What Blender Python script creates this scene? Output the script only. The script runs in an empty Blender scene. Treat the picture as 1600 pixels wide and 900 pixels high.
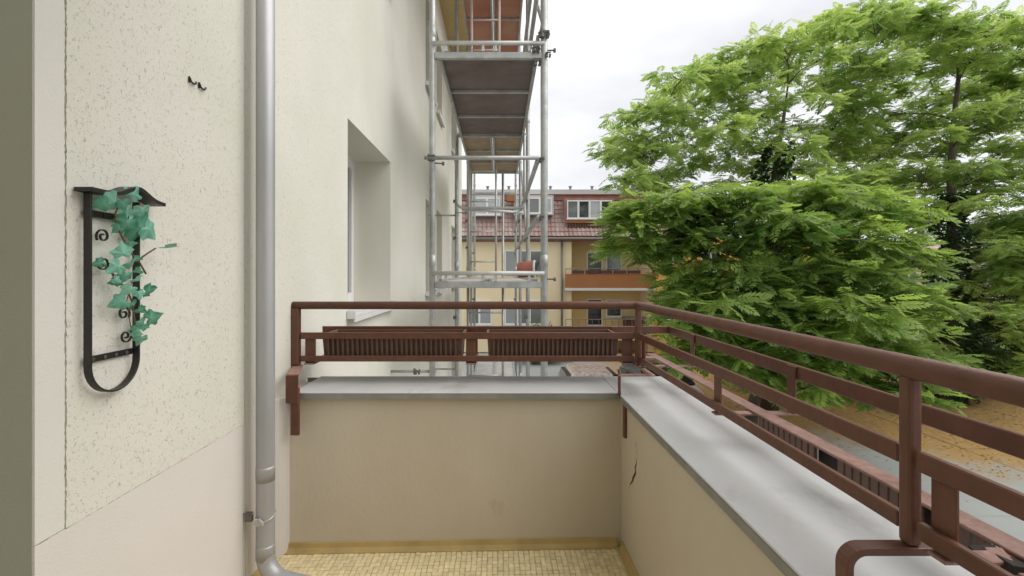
import bpy, math, random
import numpy as np
from mathutils import Vector, Matrix

random.seed(7)
RNG = np.random.default_rng(11)
SC = bpy.context.scene
COL = SC.collection
R = math.radians

# ------------------------------------------------------------------ camera
EYE = 1.15
FPX, VPX, VPY = 711.1, 780.0, 428.0          # focal length and vanishing point of the photograph
cam_d = bpy.data.cameras.new('camera')
cam = bpy.data.objects.new('camera', cam_d)
COL.objects.link(cam)
cam.location = (0, 0, EYE)
cam.rotation_euler = (R(90), 0, 0)
cam_d.lens = 16.0
cam_d.sensor_width = 36.0
cam_d.shift_x = 20 / 1600
cam_d.shift_y = -22 / 1600
cam_d.clip_start = 0.02
cam_d.clip_end = 2000
SC.camera = cam

# ------------------------------------------------------------------ sky, sun, exposure
SUN_DIR = Vector((0.62, -0.06, 0.78)).normalized()      # towards the sun
world = bpy.data.worlds.new('World')
SC.world = world
world.use_nodes = True
nt = world.node_tree
nt.nodes.clear()
wo = nt.nodes.new('ShaderNodeOutputWorld')
bg = nt.nodes.new('ShaderNodeBackground')
sky = nt.nodes.new('ShaderNodeTexSky')
sky.sky_type = 'NISHITA'
sky.sun_disc = False
sky.sun_elevation = math.asin(SUN_DIR.z)
sky.sun_rotation = math.atan2(SUN_DIR.x, SUN_DIR.y)
sky.air_density = 1.0
sky.dust_density = 2.0
tc = nt.nodes.new('ShaderNodeTexCoord')
mp = nt.nodes.new('ShaderNodeMapping')
mp.inputs['Scale'].default_value = (1.0, 1.0, 2.6)
mp.inputs['Location'].default_value = (0.35, 0.1, 0.0)
nz = nt.nodes.new('ShaderNodeTexNoise')
nz.inputs['Scale'].default_value = 2.1
nz.inputs['Detail'].default_value = 5.0
nz.inputs['Roughness'].default_value = 0.5
rp = nt.nodes.new('ShaderNodeValToRGB')
rp.color_ramp.elements[0].position = 0.36
rp.color_ramp.elements[0].color = (7.3, 7.4, 7.7, 1)
rp.color_ramp.elements[1].position = 0.64
rp.color_ramp.elements[1].color = (9.9, 9.9, 10.0, 1)
mx = nt.nodes.new('ShaderNodeMixRGB')
mx.inputs['Fac'].default_value = 0.94
nt.links.new(tc.outputs['Generated'], mp.inputs['Vector'])
nt.links.new(mp.outputs['Vector'], nz.inputs['Vector'])
nt.links.new(nz.outputs['Fac'], rp.inputs['Fac'])
nt.links.new(sky.outputs['Color'], mx.inputs['Color1'])
nt.links.new(rp.outputs['Color'], mx.inputs['Color2'])
nt.links.new(mx.outputs['Color'], bg.inputs['Color'])
bg.inputs['Strength'].default_value = 0.070
nt.links.new(bg.outputs['Background'], wo.inputs['Surface'])

sun_d = bpy.data.lights.new('sun', 'SUN')
sun_d.energy = 1.4
sun_d.angle = R(60)
sun_d.color = (1.0, 0.96, 0.90)
sun = bpy.data.objects.new('sun', sun_d)
COL.objects.link(sun)
sun.location = (30, 5, 30)
sun.rotation_euler = (-SUN_DIR).to_track_quat('-Z', 'Y').to_euler()

SC.view_settings.view_transform = 'Standard'
SC.view_settings.look = 'None'
SC.view_settings.exposure = 0.80
SC.view_settings.gamma = 1.0
SC.view_settings.use_curve_mapping = False
SC.render.engine = 'CYCLES'
SC.cycles.use_denoising = True
SC.cycles.max_bounces = 8
SC.cycles.transparent_max_bounces = 8
SC.cycles.sample_clamp_indirect = 6.0

# ------------------------------------------------------------------ materials
def nodes(m):
    m.use_nodes = True
    t = m.node_tree
    return t, t.nodes['Principled BSDF']

MATS = {}
def mat(name, col, rough=0.6, metal=0.0, var=0.0, vscale=6.0, bump=0.0, bscale=60.0, stretch=(1, 1, 1),
        col2=None, spec=0.5, rnd=0.0, dist=0.01, coat=0.0, dirt=None, dirt_scale=10.0, dirt_cut=0.60):
    """colour mottled by noise between col and col2, fine relief from noise, optional per-object variation"""
    m = bpy.data.materials.new(name)
    t, b = nodes(m)
    N, L = t.nodes, t.links
    c = (*col, 1)
    b.inputs['Base Color'].default_value = c
    b.inputs['Roughness'].default_value = rough
    b.inputs['Metallic'].default_value = metal
    b.inputs['Specular IOR Level'].default_value = spec
    b.inputs['Coat Weight'].default_value = coat
    geo = N.new('ShaderNodeNewGeometry')
    mpn = N.new('ShaderNodeMapping')
    mpn.inputs['Scale'].default_value = stretch
    L.new(geo.outputs['Position'], mpn.inputs['Vector'])
    src = None
    if var > 0 or col2:
        n1 = N.new('ShaderNodeTexNoise')
        n1.inputs['Scale'].default_value = vscale
        n1.inputs['Detail'].default_value = 6
        n1.inputs['Roughness'].default_value = 0.62
        L.new(mpn.outputs['Vector'], n1.inputs['Vector'])
        r1 = N.new('ShaderNodeValToRGB')
        r1.color_ramp.elements[0].position = 0.32
        r1.color_ramp.elements[1].position = 0.70
        k = 1 - var
        c2 = col2 if col2 else tuple(x * k for x in col)
        r1.color_ramp.elements[0].color = (*c2, 1)
        r1.color_ramp.elements[1].color = c
        L.new(n1.outputs['Fac'], r1.inputs['Fac'])
        src = r1.outputs['Color']
    if dirt:
        # blotches of wear with ragged outlines
        n4 = N.new('ShaderNodeTexNoise'); n4.inputs['Scale'].default_value = dirt_scale; n4.inputs['Detail'].default_value = 9
        n4.inputs['Roughness'].default_value = 0.68
        L.new(mpn.outputs['Vector'], n4.inputs['Vector'])
        m4 = N.new('ShaderNodeMapRange'); m4.inputs['From Min'].default_value = dirt_cut; m4.inputs['From Max'].default_value = dirt_cut + 0.14
        L.new(n4.outputs['Fac'], m4.inputs['Value'])
        x4 = N.new('ShaderNodeMixRGB'); x4.inputs['Color2'].default_value = (*dirt, 1)
        if src: L.new(src, x4.inputs['Color1'])
        else: x4.inputs['Color1'].default_value = c
        L.new(m4.outputs['Result'], x4.inputs['Fac'])
        src = x4.outputs['Color']
    if rnd > 0:
        oi = N.new('ShaderNodeObjectInfo')
        hs = N.new('ShaderNodeHueSaturation')
        mr = N.new('ShaderNodeMapRange')
        mr.inputs['To Min'].default_value = 1 - rnd
        mr.inputs['To Max'].default_value = 1 + rnd
        L.new(oi.outputs['Random'], mr.inputs['Value'])
        L.new(mr.outputs['Result'], hs.inputs['Value'])
        if src: L.new(src, hs.inputs['Color'])
        else: hs.inputs['Color'].default_value = c
        src = hs.outputs['Color']
    if src: L.new(src, b.inputs['Base Color'])
    if bump > 0:
        n2 = N.new('ShaderNodeTexNoise')
        n2.inputs['Scale'].default_value = bscale
        n2.inputs['Detail'].default_value = 5
        L.new(mpn.outputs['Vector'], n2.inputs['Vector'])
        bp = N.new('ShaderNodeBump')
        bp.inputs['Strength'].default_value = bump
        bp.inputs['Distance'].default_value = dist
        L.new(n2.outputs['Fac'], bp.inputs['Height'])
        L.new(bp.outputs['Normal'], b.inputs['Normal'])
        if rough < 0.95:
            mr2 = N.new('ShaderNodeMapRange')
            mr2.inputs['To Min'].default_value = max(0.02, rough - 0.1)
            mr2.inputs['To Max'].default_value = min(1, rough + 0.12)
            L.new(n2.outputs['Fac'], mr2.inputs['Value'])
            L.new(mr2.outputs['Result'], b.inputs['Roughness'])
    MATS[name] = m
    return m

def plaster_mat(name, col, pit, pscale):
    """scraped render: small ragged pits, drawn out vertically"""
    m = bpy.data.materials.new(name)
    t, b = nodes(m)
    N, L = t.nodes, t.links
    b.inputs['Roughness'].default_value = 0.92
    b.inputs['Specular IOR Level'].default_value = 0.2
    geo = N.new('ShaderNodeNewGeometry')
    mpn = N.new('ShaderNodeMapping')
    mpn.inputs['Scale'].default_value = (1, 1.15, 0.8)
    L.new(geo.outputs['Position'], mpn.inputs['Vector'])
    na = N.new('ShaderNodeTexNoise'); na.inputs['Scale'].default_value = pscale; na.inputs['Detail'].default_value = 4
    na.inputs['Roughness'].default_value = 0.6; na.inputs['Distortion'].default_value = 0.7
    nb = N.new('ShaderNodeTexNoise'); nb.inputs['Scale'].default_value = pscale * 3.2; nb.inputs['Detail'].default_value = 3
    nc = N.new('ShaderNodeTexNoise'); nc.inputs['Scale'].default_value = 1.1; nc.inputs['Detail'].default_value = 4
    for n in (na, nb): L.new(mpn.outputs['Vector'], n.inputs['Vector'])
    L.new(geo.outputs['Position'], nc.inputs['Vector'])
    ra = N.new('ShaderNodeValToRGB')
    ra.color_ramp.elements[0].position = 0.27; ra.color_ramp.elements[0].color = (0, 0, 0, 1)
    ra.color_ramp.elements[1].position = 0.40; ra.color_ramp.elements[1].color = (1, 1, 1, 1)
    L.new(na.outputs['Fac'], ra.inputs['Fac'])
    base = N.new('ShaderNodeMixRGB')
    base.inputs['Color1'].default_value = (col[0] * 0.91, col[1] * 0.925, col[2] * 0.88, 1)
    base.inputs['Color2'].default_value = (*col, 1)
    rc = N.new('ShaderNodeMapRange'); rc.inputs['From Min'].default_value = 0.35; rc.inputs['From Max'].default_value = 0.6
    L.new(nc.outputs['Fac'], rc.inputs['Value']); L.new(rc.outputs['Result'], base.inputs['Fac'])
    nd = N.new('ShaderNodeTexVoronoi'); nd.inputs['Scale'].default_value = pscale * 1.1; nd.inputs['Randomness'].default_value = 1.0
    L.new(mpn.outputs['Vector'], nd.inputs['Vector'])
    rd = N.new('ShaderNodeMapRange'); rd.inputs['From Min'].default_value = 0.10; rd.inputs['From Max'].default_value = 0.26
    L.new(nd.outputs['Distance'], rd.inputs['Value'])
    thin = N.new('ShaderNodeMath'); thin.operation = 'GREATER_THAN'; thin.inputs[1].default_value = 0.44
    L.new(nb.outputs['Fac'], thin.inputs[0])
    mxp = N.new('ShaderNodeMath'); mxp.operation = 'MAXIMUM'
    L.new(rd.outputs['Result'], mxp.inputs[0]); L.new(thin.outputs[0], mxp.inputs[1])
    pitm = N.new('ShaderNodeMath'); pitm.operation = 'MULTIPLY'
    L.new(ra.outputs['Color'], pitm.inputs[0]); L.new(mxp.outputs[0], pitm.inputs[1])
    mixp = N.new('ShaderNodeMixRGB')
    mixp.inputs['Color1'].default_value = (*pit, 1)
    L.new(base.outputs['Color'], mixp.inputs['Color2'])
    L.new(pitm.outputs[0], mixp.inputs['Fac'])
    L.new(mixp.outputs['Color'], b.inputs['Base Color'])
    ad = N.new('ShaderNodeMath'); ad.operation = 'MULTIPLY_ADD'
    L.new(nb.outputs['Fac'], ad.inputs[0]); ad.inputs[1].default_value = 0.35
    L.new(pitm.outputs[0], ad.inputs[2])
    bp = N.new('ShaderNodeBump'); bp.inputs['Strength'].default_value = 0.55; bp.inputs['Distance'].default_value = 0.004
    L.new(ad.outputs[0], bp.inputs['Height'])
    L.new(bp.outputs['Normal'], b.inputs['Normal'])
    MATS[name] = m
    return m

def glass_mat(name, col, rough=0.04):
    m = bpy.data.materials.new(name)
    t, b = nodes(m)
    b.inputs['Base Color'].default_value = (*col, 1)
    b.inputs['Roughness'].default_value = rough
    b.inputs['Specular IOR Level'].default_value = 0.8
    MATS[name] = m
    return m

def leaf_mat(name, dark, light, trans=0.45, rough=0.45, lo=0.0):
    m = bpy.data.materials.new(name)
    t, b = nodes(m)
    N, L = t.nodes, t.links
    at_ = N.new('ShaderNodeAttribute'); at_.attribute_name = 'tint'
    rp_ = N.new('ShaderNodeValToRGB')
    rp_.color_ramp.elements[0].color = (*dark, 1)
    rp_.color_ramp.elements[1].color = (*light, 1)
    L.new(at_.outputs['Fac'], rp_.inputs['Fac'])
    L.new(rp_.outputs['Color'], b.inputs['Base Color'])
    b.inputs['Roughness'].default_value = rough
    b.inputs['Specular IOR Level'].default_value = 0.35
    tr = N.new('ShaderNodeBsdfTranslucent')
    hs = N.new('ShaderNodeHueSaturation'); hs.inputs['Saturation'].default_value = 1.1; hs.inputs['Value'].default_value = 1.35
    hs.inputs['Hue'].default_value = 0.494
    L.new(rp_.outputs['Color'], hs.inputs['Color'])
    L.new(hs.outputs['Color'], tr.inputs['Color'])
    ms = N.new('ShaderNodeMixShader'); ms.inputs['Fac'].default_value = trans
    out = N['Material Output']
    L.new(b.outputs['BSDF'], ms.inputs[1]); L.new(tr.outputs['BSDF'], ms.inputs[2])
    L.new(ms.outputs['Shader'], out.inputs['Surface'])
    MATS[name] = m
    return m

M = MATS
plaster_mat('rough_plaster', (0.715, 0.70, 0.635), (0.53, 0.515, 0.455), 125)
mat('smooth_plaster', (0.70, 0.665, 0.625), 0.85, var=0.06, vscale=2.0, bump=0.12, bscale=180, spec=0.2)
mat('surround_plaster', (0.70, 0.69, 0.64), 0.85, var=0.06, vscale=2.0, bump=0.12, bscale=180, spec=0.2)
mat('jamb_shaded_plaster', (0.40, 0.40, 0.325), 0.85, var=0.06, vscale=2.5, bump=0.1, bscale=150, spec=0.2)  # surround plaster darkened: the jamb's shade is put into its colour
mat('reveal_plaster', (0.74, 0.72, 0.62), 0.9, var=0.06, vscale=2.5, bump=0.1, bscale=150, spec=0.2)
mat('window_reveal', (0.72, 0.70, 0.60), 0.9, var=0.04, vscale=3, spec=0.2)
mat('tan_paint', (0.63, 0.565, 0.46), 0.82, col2=(0.55, 0.48, 0.38), vscale=1.3, bump=0.22, bscale=70, spec=0.25, dist=0.006, stretch=(1, 1, 0.55), dirt=(0.50, 0.43, 0.34), dirt_scale=6, dirt_cut=0.63)
mat('zinc_sheet', (0.58, 0.585, 0.59), 0.5, metal=0.0, col2=(0.48, 0.48, 0.485), vscale=3.2, bump=0.06, bscale=25, stretch=(1, 0.6, 1), dirt=(0.40, 0.395, 0.40), dirt_scale=4.5, dirt_cut=0.57)
mat('zinc_edge', (0.36, 0.36, 0.35), 0.5, metal=0.4, var=0.3, vscale=8)
mat('zinc_pipe', (0.46, 0.47, 0.49), 0.5, metal=0.45, var=0.15, vscale=7, bump=0.05, bscale=30, stretch=(1, 1, 0.25))
mat('brown_paint', (0.150, 0.063, 0.040), 0.40, col2=(0.108, 0.045, 0.028), vscale=16, bump=0.30, bscale=55, spec=0.42, dist=0.004, dirt=(0.075, 0.040, 0.028), dirt_scale=34, dirt_cut=0.64)
mat('brown_worn_sheen', (0.37, 0.225, 0.19), 0.6, col2=(0.22, 0.115, 0.09), vscale=26, bump=0.35, bscale=90, dist=0.006)  # pale pink puts sky reflection into the bars' colour; splinters are worn
mat('planter_brown', (0.150, 0.084, 0.060), 0.5, var=0.25, vscale=9, bump=0.05, bscale=60)
mat('soil', (0.05, 0.035, 0.025), 0.95, var=0.5, vscale=60, bump=0.6, bscale=80)
mat('rust_dark', (0.035, 0.024, 0.019), 0.8, var=0.4, vscale=40)
mat('black_iron', (0.022, 0.019, 0.017), 0.42, var=0.3, vscale=30, bump=0.25, bscale=120, spec=0.5, dist=0.003)
mat('stem_brown', (0.14, 0.09, 0.05), 0.8, var=0.2, vscale=50)
mat('crack_dark', (0.07, 0.055, 0.035), 0.95, var=0.3, vscale=60)
mat('white_frame', (0.78, 0.78, 0.77), 0.4)
mat('white_sill', (0.70, 0.70, 0.70), 0.35, var=0.08, vscale=8)
mat('grout', (0.66, 0.56, 0.33), 0.9, var=0.3, vscale=12)
mat('mosaic_tile', (0.80, 0.685, 0.42), 0.42, var=0.14, vscale=18, rnd=0.10, spec=0.5)
mat('skirting_tile', (0.52, 0.38, 0.16), 0.38, var=0.25, vscale=9, rnd=0.03)
mat('galvanised', (0.52, 0.53, 0.525), 0.48, metal=0.5, col2=(0.33, 0.335, 0.325), vscale=7, bump=0.15, bscale=60, dirt=(0.62, 0.60, 0.55), dirt_scale=14, dirt_cut=0.60)
mat('galv_light', (0.62, 0.62, 0.60), 0.5, metal=0.3, var=0.2, vscale=12)
mat('ply_dark', (0.20, 0.165, 0.15), 0.8, col2=(0.13, 0.10, 0.088), vscale=2.6, bump=0.1, bscale=40, dirt=(0.30, 0.26, 0.23), dirt_scale=5, dirt_cut=0.60)
mat('ply_light', (0.46, 0.36, 0.24), 0.8, col2=(0.33, 0.25, 0.17), vscale=3.5, bump=0.1, bscale=40)
mat('ply_red', (0.42, 0.135, 0.085), 0.75, col2=(0.50, 0.30, 0.20), vscale=1.3, bump=0.1, bscale=40)
mat('ply_grey', (0.52, 0.51, 0.49), 0.8, var=0.25, vscale=4)
mat('coupler_steel', (0.20, 0.195, 0.185), 0.5, metal=0.6, var=0.4, vscale=40)
mat('bucket_red', (0.40, 0.14, 0.105), 0.5, var=0.3, vscale=14)
mat('eave_wood', (0.50, 0.43, 0.20), 0.7, var=0.15, vscale=3)
mat('yellow_pale', (0.85, 0.715, 0.475), 0.9, var=0.07, vscale=0.6, bump=0.1, bscale=20, spec=0.2)
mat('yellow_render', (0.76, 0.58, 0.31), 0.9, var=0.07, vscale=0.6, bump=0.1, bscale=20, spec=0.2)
mat('yellow_bright', (0.74, 0.47, 0.13), 0.9, var=0.07, vscale=0.6, spec=0.2)
mat('cream_render', (0.66, 0.56, 0.38), 0.9, var=0.08, vscale=0.5, spec=0.2)
mat('orange_render', (0.38, 0.165, 0.07), 0.8, var=0.12, vscale=1.5, spec=0.2)
mat('roof_tile', (0.27, 0.135, 0.115), 0.7, col2=(0.44, 0.35, 0.315), vscale=1.7, bump=0.2, bscale=12)
mat('roof_red', (0.25, 0.085, 0.065), 0.65, col2=(0.33, 0.20, 0.17), vscale=2)
mat('roof_flat', (0.56, 0.55, 0.54), 0.6, var=0.15, vscale=1.0)
mat('gutter_zinc', (0.23, 0.21, 0.19), 0.5, metal=0.3, var=0.2, vscale=4)
mat('slat_dark', (0.10, 0.035, 0.030), 0.7, var=0.2, vscale=8)
mat('flower_red', (0.18, 0.03, 0.03), 0.8, var=0.5, vscale=20)
mat('roller_grey', (0.33, 0.34, 0.35), 0.6, var=0.1, vscale=5, stretch=(1, 1, 12))
glass_mat('pane_dark', (0.035, 0.04, 0.045))
glass_mat('pane_grey', (0.16, 0.17, 0.17), 0.06)
glass_mat('pane_black', (0.01, 0.01, 0.012), 0.1)
mat('bark', (0.115, 0.085, 0.060), 0.9, col2=(0.055, 0.043, 0.032), vscale=9, bump=0.8, bscale=22, stretch=(1, 1, 0.25))
mat('lawn_soil', (0.10, 0.20, 0.035), 0.95, var=0.4, vscale=3, bump=0.6, bscale=30)
mat('car_white', (0.72, 0.70, 0.69), 0.25, col2=(0.42, 0.26, 0.20), vscale=9, coat=0.4)
mat('car_dark', (0.035, 0.037, 0.042), 0.22, coat=0.5)
mat('tyre_rubber', (0.02, 0.02, 0.02), 0.8)
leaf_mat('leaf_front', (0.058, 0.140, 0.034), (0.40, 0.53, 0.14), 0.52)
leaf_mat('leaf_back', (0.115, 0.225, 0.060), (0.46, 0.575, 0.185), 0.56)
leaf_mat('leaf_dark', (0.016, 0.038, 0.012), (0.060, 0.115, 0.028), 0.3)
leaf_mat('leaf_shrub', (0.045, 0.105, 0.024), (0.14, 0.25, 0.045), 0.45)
leaf_mat('leaf_ivy_teal', (0.010, 0.170, 0.085), (0.30, 0.62, 0.50), 0.25, 0.33)

# paving: pale slabs, fallen yellow-brown blossom covering it towards the trees
def paving_mat(name):
    m = bpy.data.materials.new(name)
    t, b = nodes(m)
    N, L = t.nodes, t.links
    b.inputs['Roughness'].default_value = 0.85
    geo = N.new('ShaderNodeNewGeometry')
    sep = N.new('ShaderNodeSeparateXYZ')
    L.new(geo.outputs['Position'], sep.inputs['Vector'])
    # distance from a line running X+0.9Y, litter lies beyond it
    s = N.new('ShaderNodeMath'); s.operation = 'MULTIPLY_ADD'; s.inputs[1].default_value = 1.25
    L.new(sep.outputs['Y'], s.inputs[0]); L.new(sep.outputs['X'], s.inputs[2])
    n1 = N.new('ShaderNodeTexNoise'); n1.inputs['Scale'].default_value = 0.55; n1.inputs['Detail'].default_value = 7; n1.inputs['Roughness'].default_value = 0.7
    L.new(geo.outputs['Position'], n1.inputs['Vector'])
    s2 = N.new('ShaderNodeMath'); s2.operation = 'MULTIPLY_ADD'; s2.inputs[1].default_value = 9.0
    L.new(n1.outputs['Fac'], s2.inputs[0]); L.new(s.outputs[0], s2.inputs[2])
    mr = N.new('ShaderNodeMapRange'); mr.inputs['From Min'].default_value = 26.5; mr.inputs['From Max'].default_value = 29.3
    L.new(s2.outputs[0], mr.inputs['Value'])
    n2 = N.new('ShaderNodeTexNoise'); n2.inputs['Scale'].default_value = 7; n2.inputs['Detail'].default_value = 6
    L.new(geo.outputs['Position'], n2.inputs['Vector'])
    mul = N.new('ShaderNodeMath'); mul.operation = 'MULTIPLY_ADD'; mul.inputs[1].default_value = 1.5; mul.inputs[2].default_value = -0.75
    L.new(n2.outputs['Fac'], mul.inputs[0])
    add = N.new('ShaderNodeMath'); add.operation = 'ADD'; add.use_clamp = True
    mrx = N.new('ShaderNodeMapRange'); mrx.inputs['From Min'].default_value = 4.0; mrx.inputs['From Max'].default_value = 6.5
    L.new(sep.outputs['X'], mrx.inputs['Value'])
    mm_ = N.new('ShaderNodeMath'); mm_.operation = 'MULTIPLY'
    L.new(mr.outputs['Result'], mm_.inputs[0]); L.new(mrx.outputs['Result'], mm_.inputs[1])
    L.new(mm_.outputs[0], add.inputs[0])
    sc_ = N.new('ShaderNodeMath'); sc_.operation = 'MULTIPLY'
    gt = N.new('ShaderNodeMapRange'); gt.inputs['From Min'].default_value = 0.0; gt.inputs['From Max'].default_value = 0.5
    L.new(mm_.outputs[0], gt.inputs['Value'])
    L.new(mul.outputs[0], sc_.inputs[0]); L.new(gt.outputs['Result'], sc_.inputs[1])
    L.new(sc_.outputs[0], add.inputs[1])
    grey = N.new('ShaderNodeMixRGB'); grey.inputs['Color1'].default_value = (0.25, 0.265, 0.26, 1); grey.inputs['Color2'].default_value = (0.36, 0.37, 0.36, 1)
    L.new(n1.outputs['Fac'], grey.inputs['Fac'])
    lit = N.new('ShaderNodeMixRGB'); lit.inputs['Color1'].default_value = (0.19, 0.105, 0.03, 1); lit.inputs['Color2'].default_value = (0.47, 0.28, 0.075, 1)
    L.new(n2.outputs['Fac'], lit.inputs['Fac'])
    mixc = N.new('ShaderNodeMixRGB')
    L.new(add.outputs[0], mixc.inputs['Fac']); L.new(grey.outputs['Color'], mixc.inputs['Color1']); L.new(lit.outputs['Color'], mixc.inputs['Color2'])
    L.new(mixc.outputs['Color'], b.inputs['Base Color'])
    n3 = N.new('ShaderNodeTexNoise'); n3.inputs['Scale'].default_value = 40; n3.inputs['Detail'].default_value = 4
    L.new(geo.outputs['Position'], n3.inputs['Vector'])
    bp = N.new('ShaderNodeBump'); bp.inputs['Strength'].default_value = 0.3; bp.inputs['Distance'].default_value = 0.02
    L.new(n3.outputs['Fac'], bp.inputs['Height']); L.new(bp.outputs['Normal'], b.inputs['Normal'])
    MATS[name] = m
paving_mat('paving')

# ------------------------------------------------------------------ mesh helpers
def at(px, py, Y):
    """point of the place seen at photograph pixel (px, py) and lying Y metres ahead of the tripod"""
    return Vector(((px - VPX) / FPX * Y, Y, EYE - (py - VPY) / FPX * Y))

class MB:
    def __init__(s): s.v, s.f = [], []
    def add(s, vs, fs):
        o = len(s.v); s.v += [tuple(v) for v in vs]; s.f += [tuple(i + o for i in f) for f in fs]; return s
    def box(s, x0, x1, y0, y1, z0, z1):
        return s.add([(x0, y0, z0), (x1, y0, z0), (x1, y1, z0), (x0, y1, z0), (x0, y0, z1), (x1, y0, z1), (x1, y1, z1), (x0, y1, z1)],
                     [(0, 3, 2, 1), (4, 5, 6, 7), (0, 1, 5, 4), (1, 2, 6, 5), (2, 3, 7, 6), (3, 0, 4, 7)])
    def quad(s, a, b, c, d): return s.add([a, b, c, d], [(0, 1, 2, 3)])
    def tube(s, path, r, n=10, cap=True, sx=1.0, closed=False):
        pts = [Vector(p) for p in path]; k = len(pts)
        rs = r if isinstance(r, (list, tuple)) else [r] * k
        up = None; rings = []
        for i in range(k):
            d = (pts[min(i + 1, k - 1)] - pts[max(i - 1, 0)]).normalized()
            if up is None:
                up = d.orthogonal().normalized()
            up = (up - d * up.dot(d))
            up = up.normalized() if up.length > 1e-6 else d.orthogonal().normalized()
            sd = d.cross(up)
            rings.append([pts[i] + (up * math.cos(a) + sd * math.sin(a)) * rs[i] for a in [2 * math.pi * j / n for j in range(n)]])
        vs = [p for rg in rings for p in rg]
        fs = [(i * n + j, i * n + (j + 1) % n, (i + 1) * n + (j + 1) % n, (i + 1) * n + j) for i in range(k - 1) for j in range(n)]
        if cap: fs += [tuple(reversed(range(n))), tuple((k - 1) * n + j for j in range(n))]
        return s.add(vs, fs)
    def ribbon(s, path, half, thick_dir_w):
        """flat bar swept along path: half = half thickness in the path plane, thick_dir_w = vector across its width"""
        pts = [Vector(p) for p in path]; w = Vector(thick_dir_w); k = len(pts); vs = []
        for i in range(k):
            d = (pts[min(i + 1, k - 1)] - pts[max(i - 1, 0)]).normalized()
            nrm = d.cross(w).normalized() * half
            vs += [pts[i] + nrm, pts[i] + nrm + w, pts[i] - nrm + w, pts[i] - nrm]
        fs = [(i * 4 + j, i * 4 + (j + 1) % 4, (i + 1) * 4 + (j + 1) % 4, (i + 1) * 4 + j) for i in range(k - 1) for j in range(4)]
        fs += [(3, 2, 1, 0), tuple((k - 1) * 4 + j for j in range(4))]
        return s.add(vs, fs)
    def prism(s, poly, axis, a0, a1):
        """poly: 2-D outline; extruded along axis between a0 and a1"""
        def p(u, v, a): return {'x': (a, u, v), 'y': (u, a, v), 'z': (u, v, a)}[axis]
        n = len(poly)
        vs = [p(u, v, a0) for u, v in poly] + [p(u, v, a1) for u, v in poly]
        fs = [tuple(range(n)), tuple(reversed(range(n, 2 * n)))] + [(i, i + n, (i + 1) % n + n, (i + 1) % n) for i in range(n)]
        return s.add(vs, fs)
    def build(s, name, m, parent=None, bevel=0.0, smooth=False, seg=2, fix=True):
        import bmesh
        me = bpy.data.meshes.new(name)
        co = np.array(s.v, dtype=float)
        c = (co.min(0) + co.max(0)) / 2
        if parent is None: c[2] = co[:, 2].min()
        me.from_pydata((co - c).tolist(), [], s.f)
        if fix:
            bm = bmesh.new(); bm.from_mesh(me); bmesh.ops.recalc_face_normals(bm, faces=bm.faces); bm.to_mesh(me); bm.free()
        return link(name, me, m, parent, Vector(c), bevel, smooth, seg)

WPOS = {}
def link(name, me, m, parent, wpos, bevel=0.0, smooth=False, seg=2):
    o = bpy.data.objects.new(name, me); COL.objects.link(o)
    if m is not None and not me.materials: me.materials.append(M[m] if isinstance(m, str) else m)
    WPOS[o.name] = Vector(wpos)
    if parent is not None:
        o.parent = parent; o.location = Vector(wpos) - WPOS[parent.name]
    else: o.location = wpos
    if smooth:
        me.polygons.foreach_set('use_smooth', [True] * len(me.polygons))
    if bevel > 0:
        md = o.modifiers.new('bevel', 'BEVEL'); md.width = bevel; md.segments = seg; md.limit_method = 'ANGLE'; md.angle_limit = R(40)
        md.harden_normals = False
    return o

def thing(name, label, cat, loc, group=None):
    o = bpy.data.objects.new(name, None); COL.objects.link(o)
    o.empty_display_size = 0.1
    o.location = loc; WPOS[o.name] = Vector(loc)
    return tag(o, label, cat, group)
def tag(o, label, cat, group=None):
    o['label'] = label; o['category'] = cat
    if group: o['group'] = group
    return o
def struct(o, kind='structure'):
    o['kind'] = kind; return o
def box(name, m, parent, x0, x1, y0, y1, z0, z1, bevel=0.0, seg=2):
    return MB().box(x0, x1, y0, y1, z0, z1).build(name, m, parent, bevel, False, seg)

GZ = -3.15            # ground level
WX = -0.945           # plane of the house facade
PY, PX = 1.94, 0.52   # inner faces of the balcony parapet
CT = 0.65             # top of the coping

# ------------------------------------------------------------------ ground
g = MB().quad((-120, -60, GZ - 0.06), (200, -60, GZ - 0.06), (200, 400, GZ - 0.06), (-120, 400, GZ - 0.06)).build('ground', 'paving', None)
struct(g)
sx0, sy0 = 3.2, 5.0
k = 0
for i in range(7):
    for j in range(5):
        w, l = 2.05, 3.1
        x0, y0 = sx0 + i * w, sy0 + j * l
        dz = random.uniform(-0.006, 0.006)
        o = box('paving_slab', 'paving', g, x0 + 0.016, x0 + w - 0.016, y0 + 0.008, y0 + l - 0.006, GZ - 0.05, GZ + dz, 0.01, 1)
lawn = MB().box(19.6, 60, 17.5, 60, GZ - 0.05, GZ + 0.05).build('lawn', 'lawn_soil', None)
struct(lawn)

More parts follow.
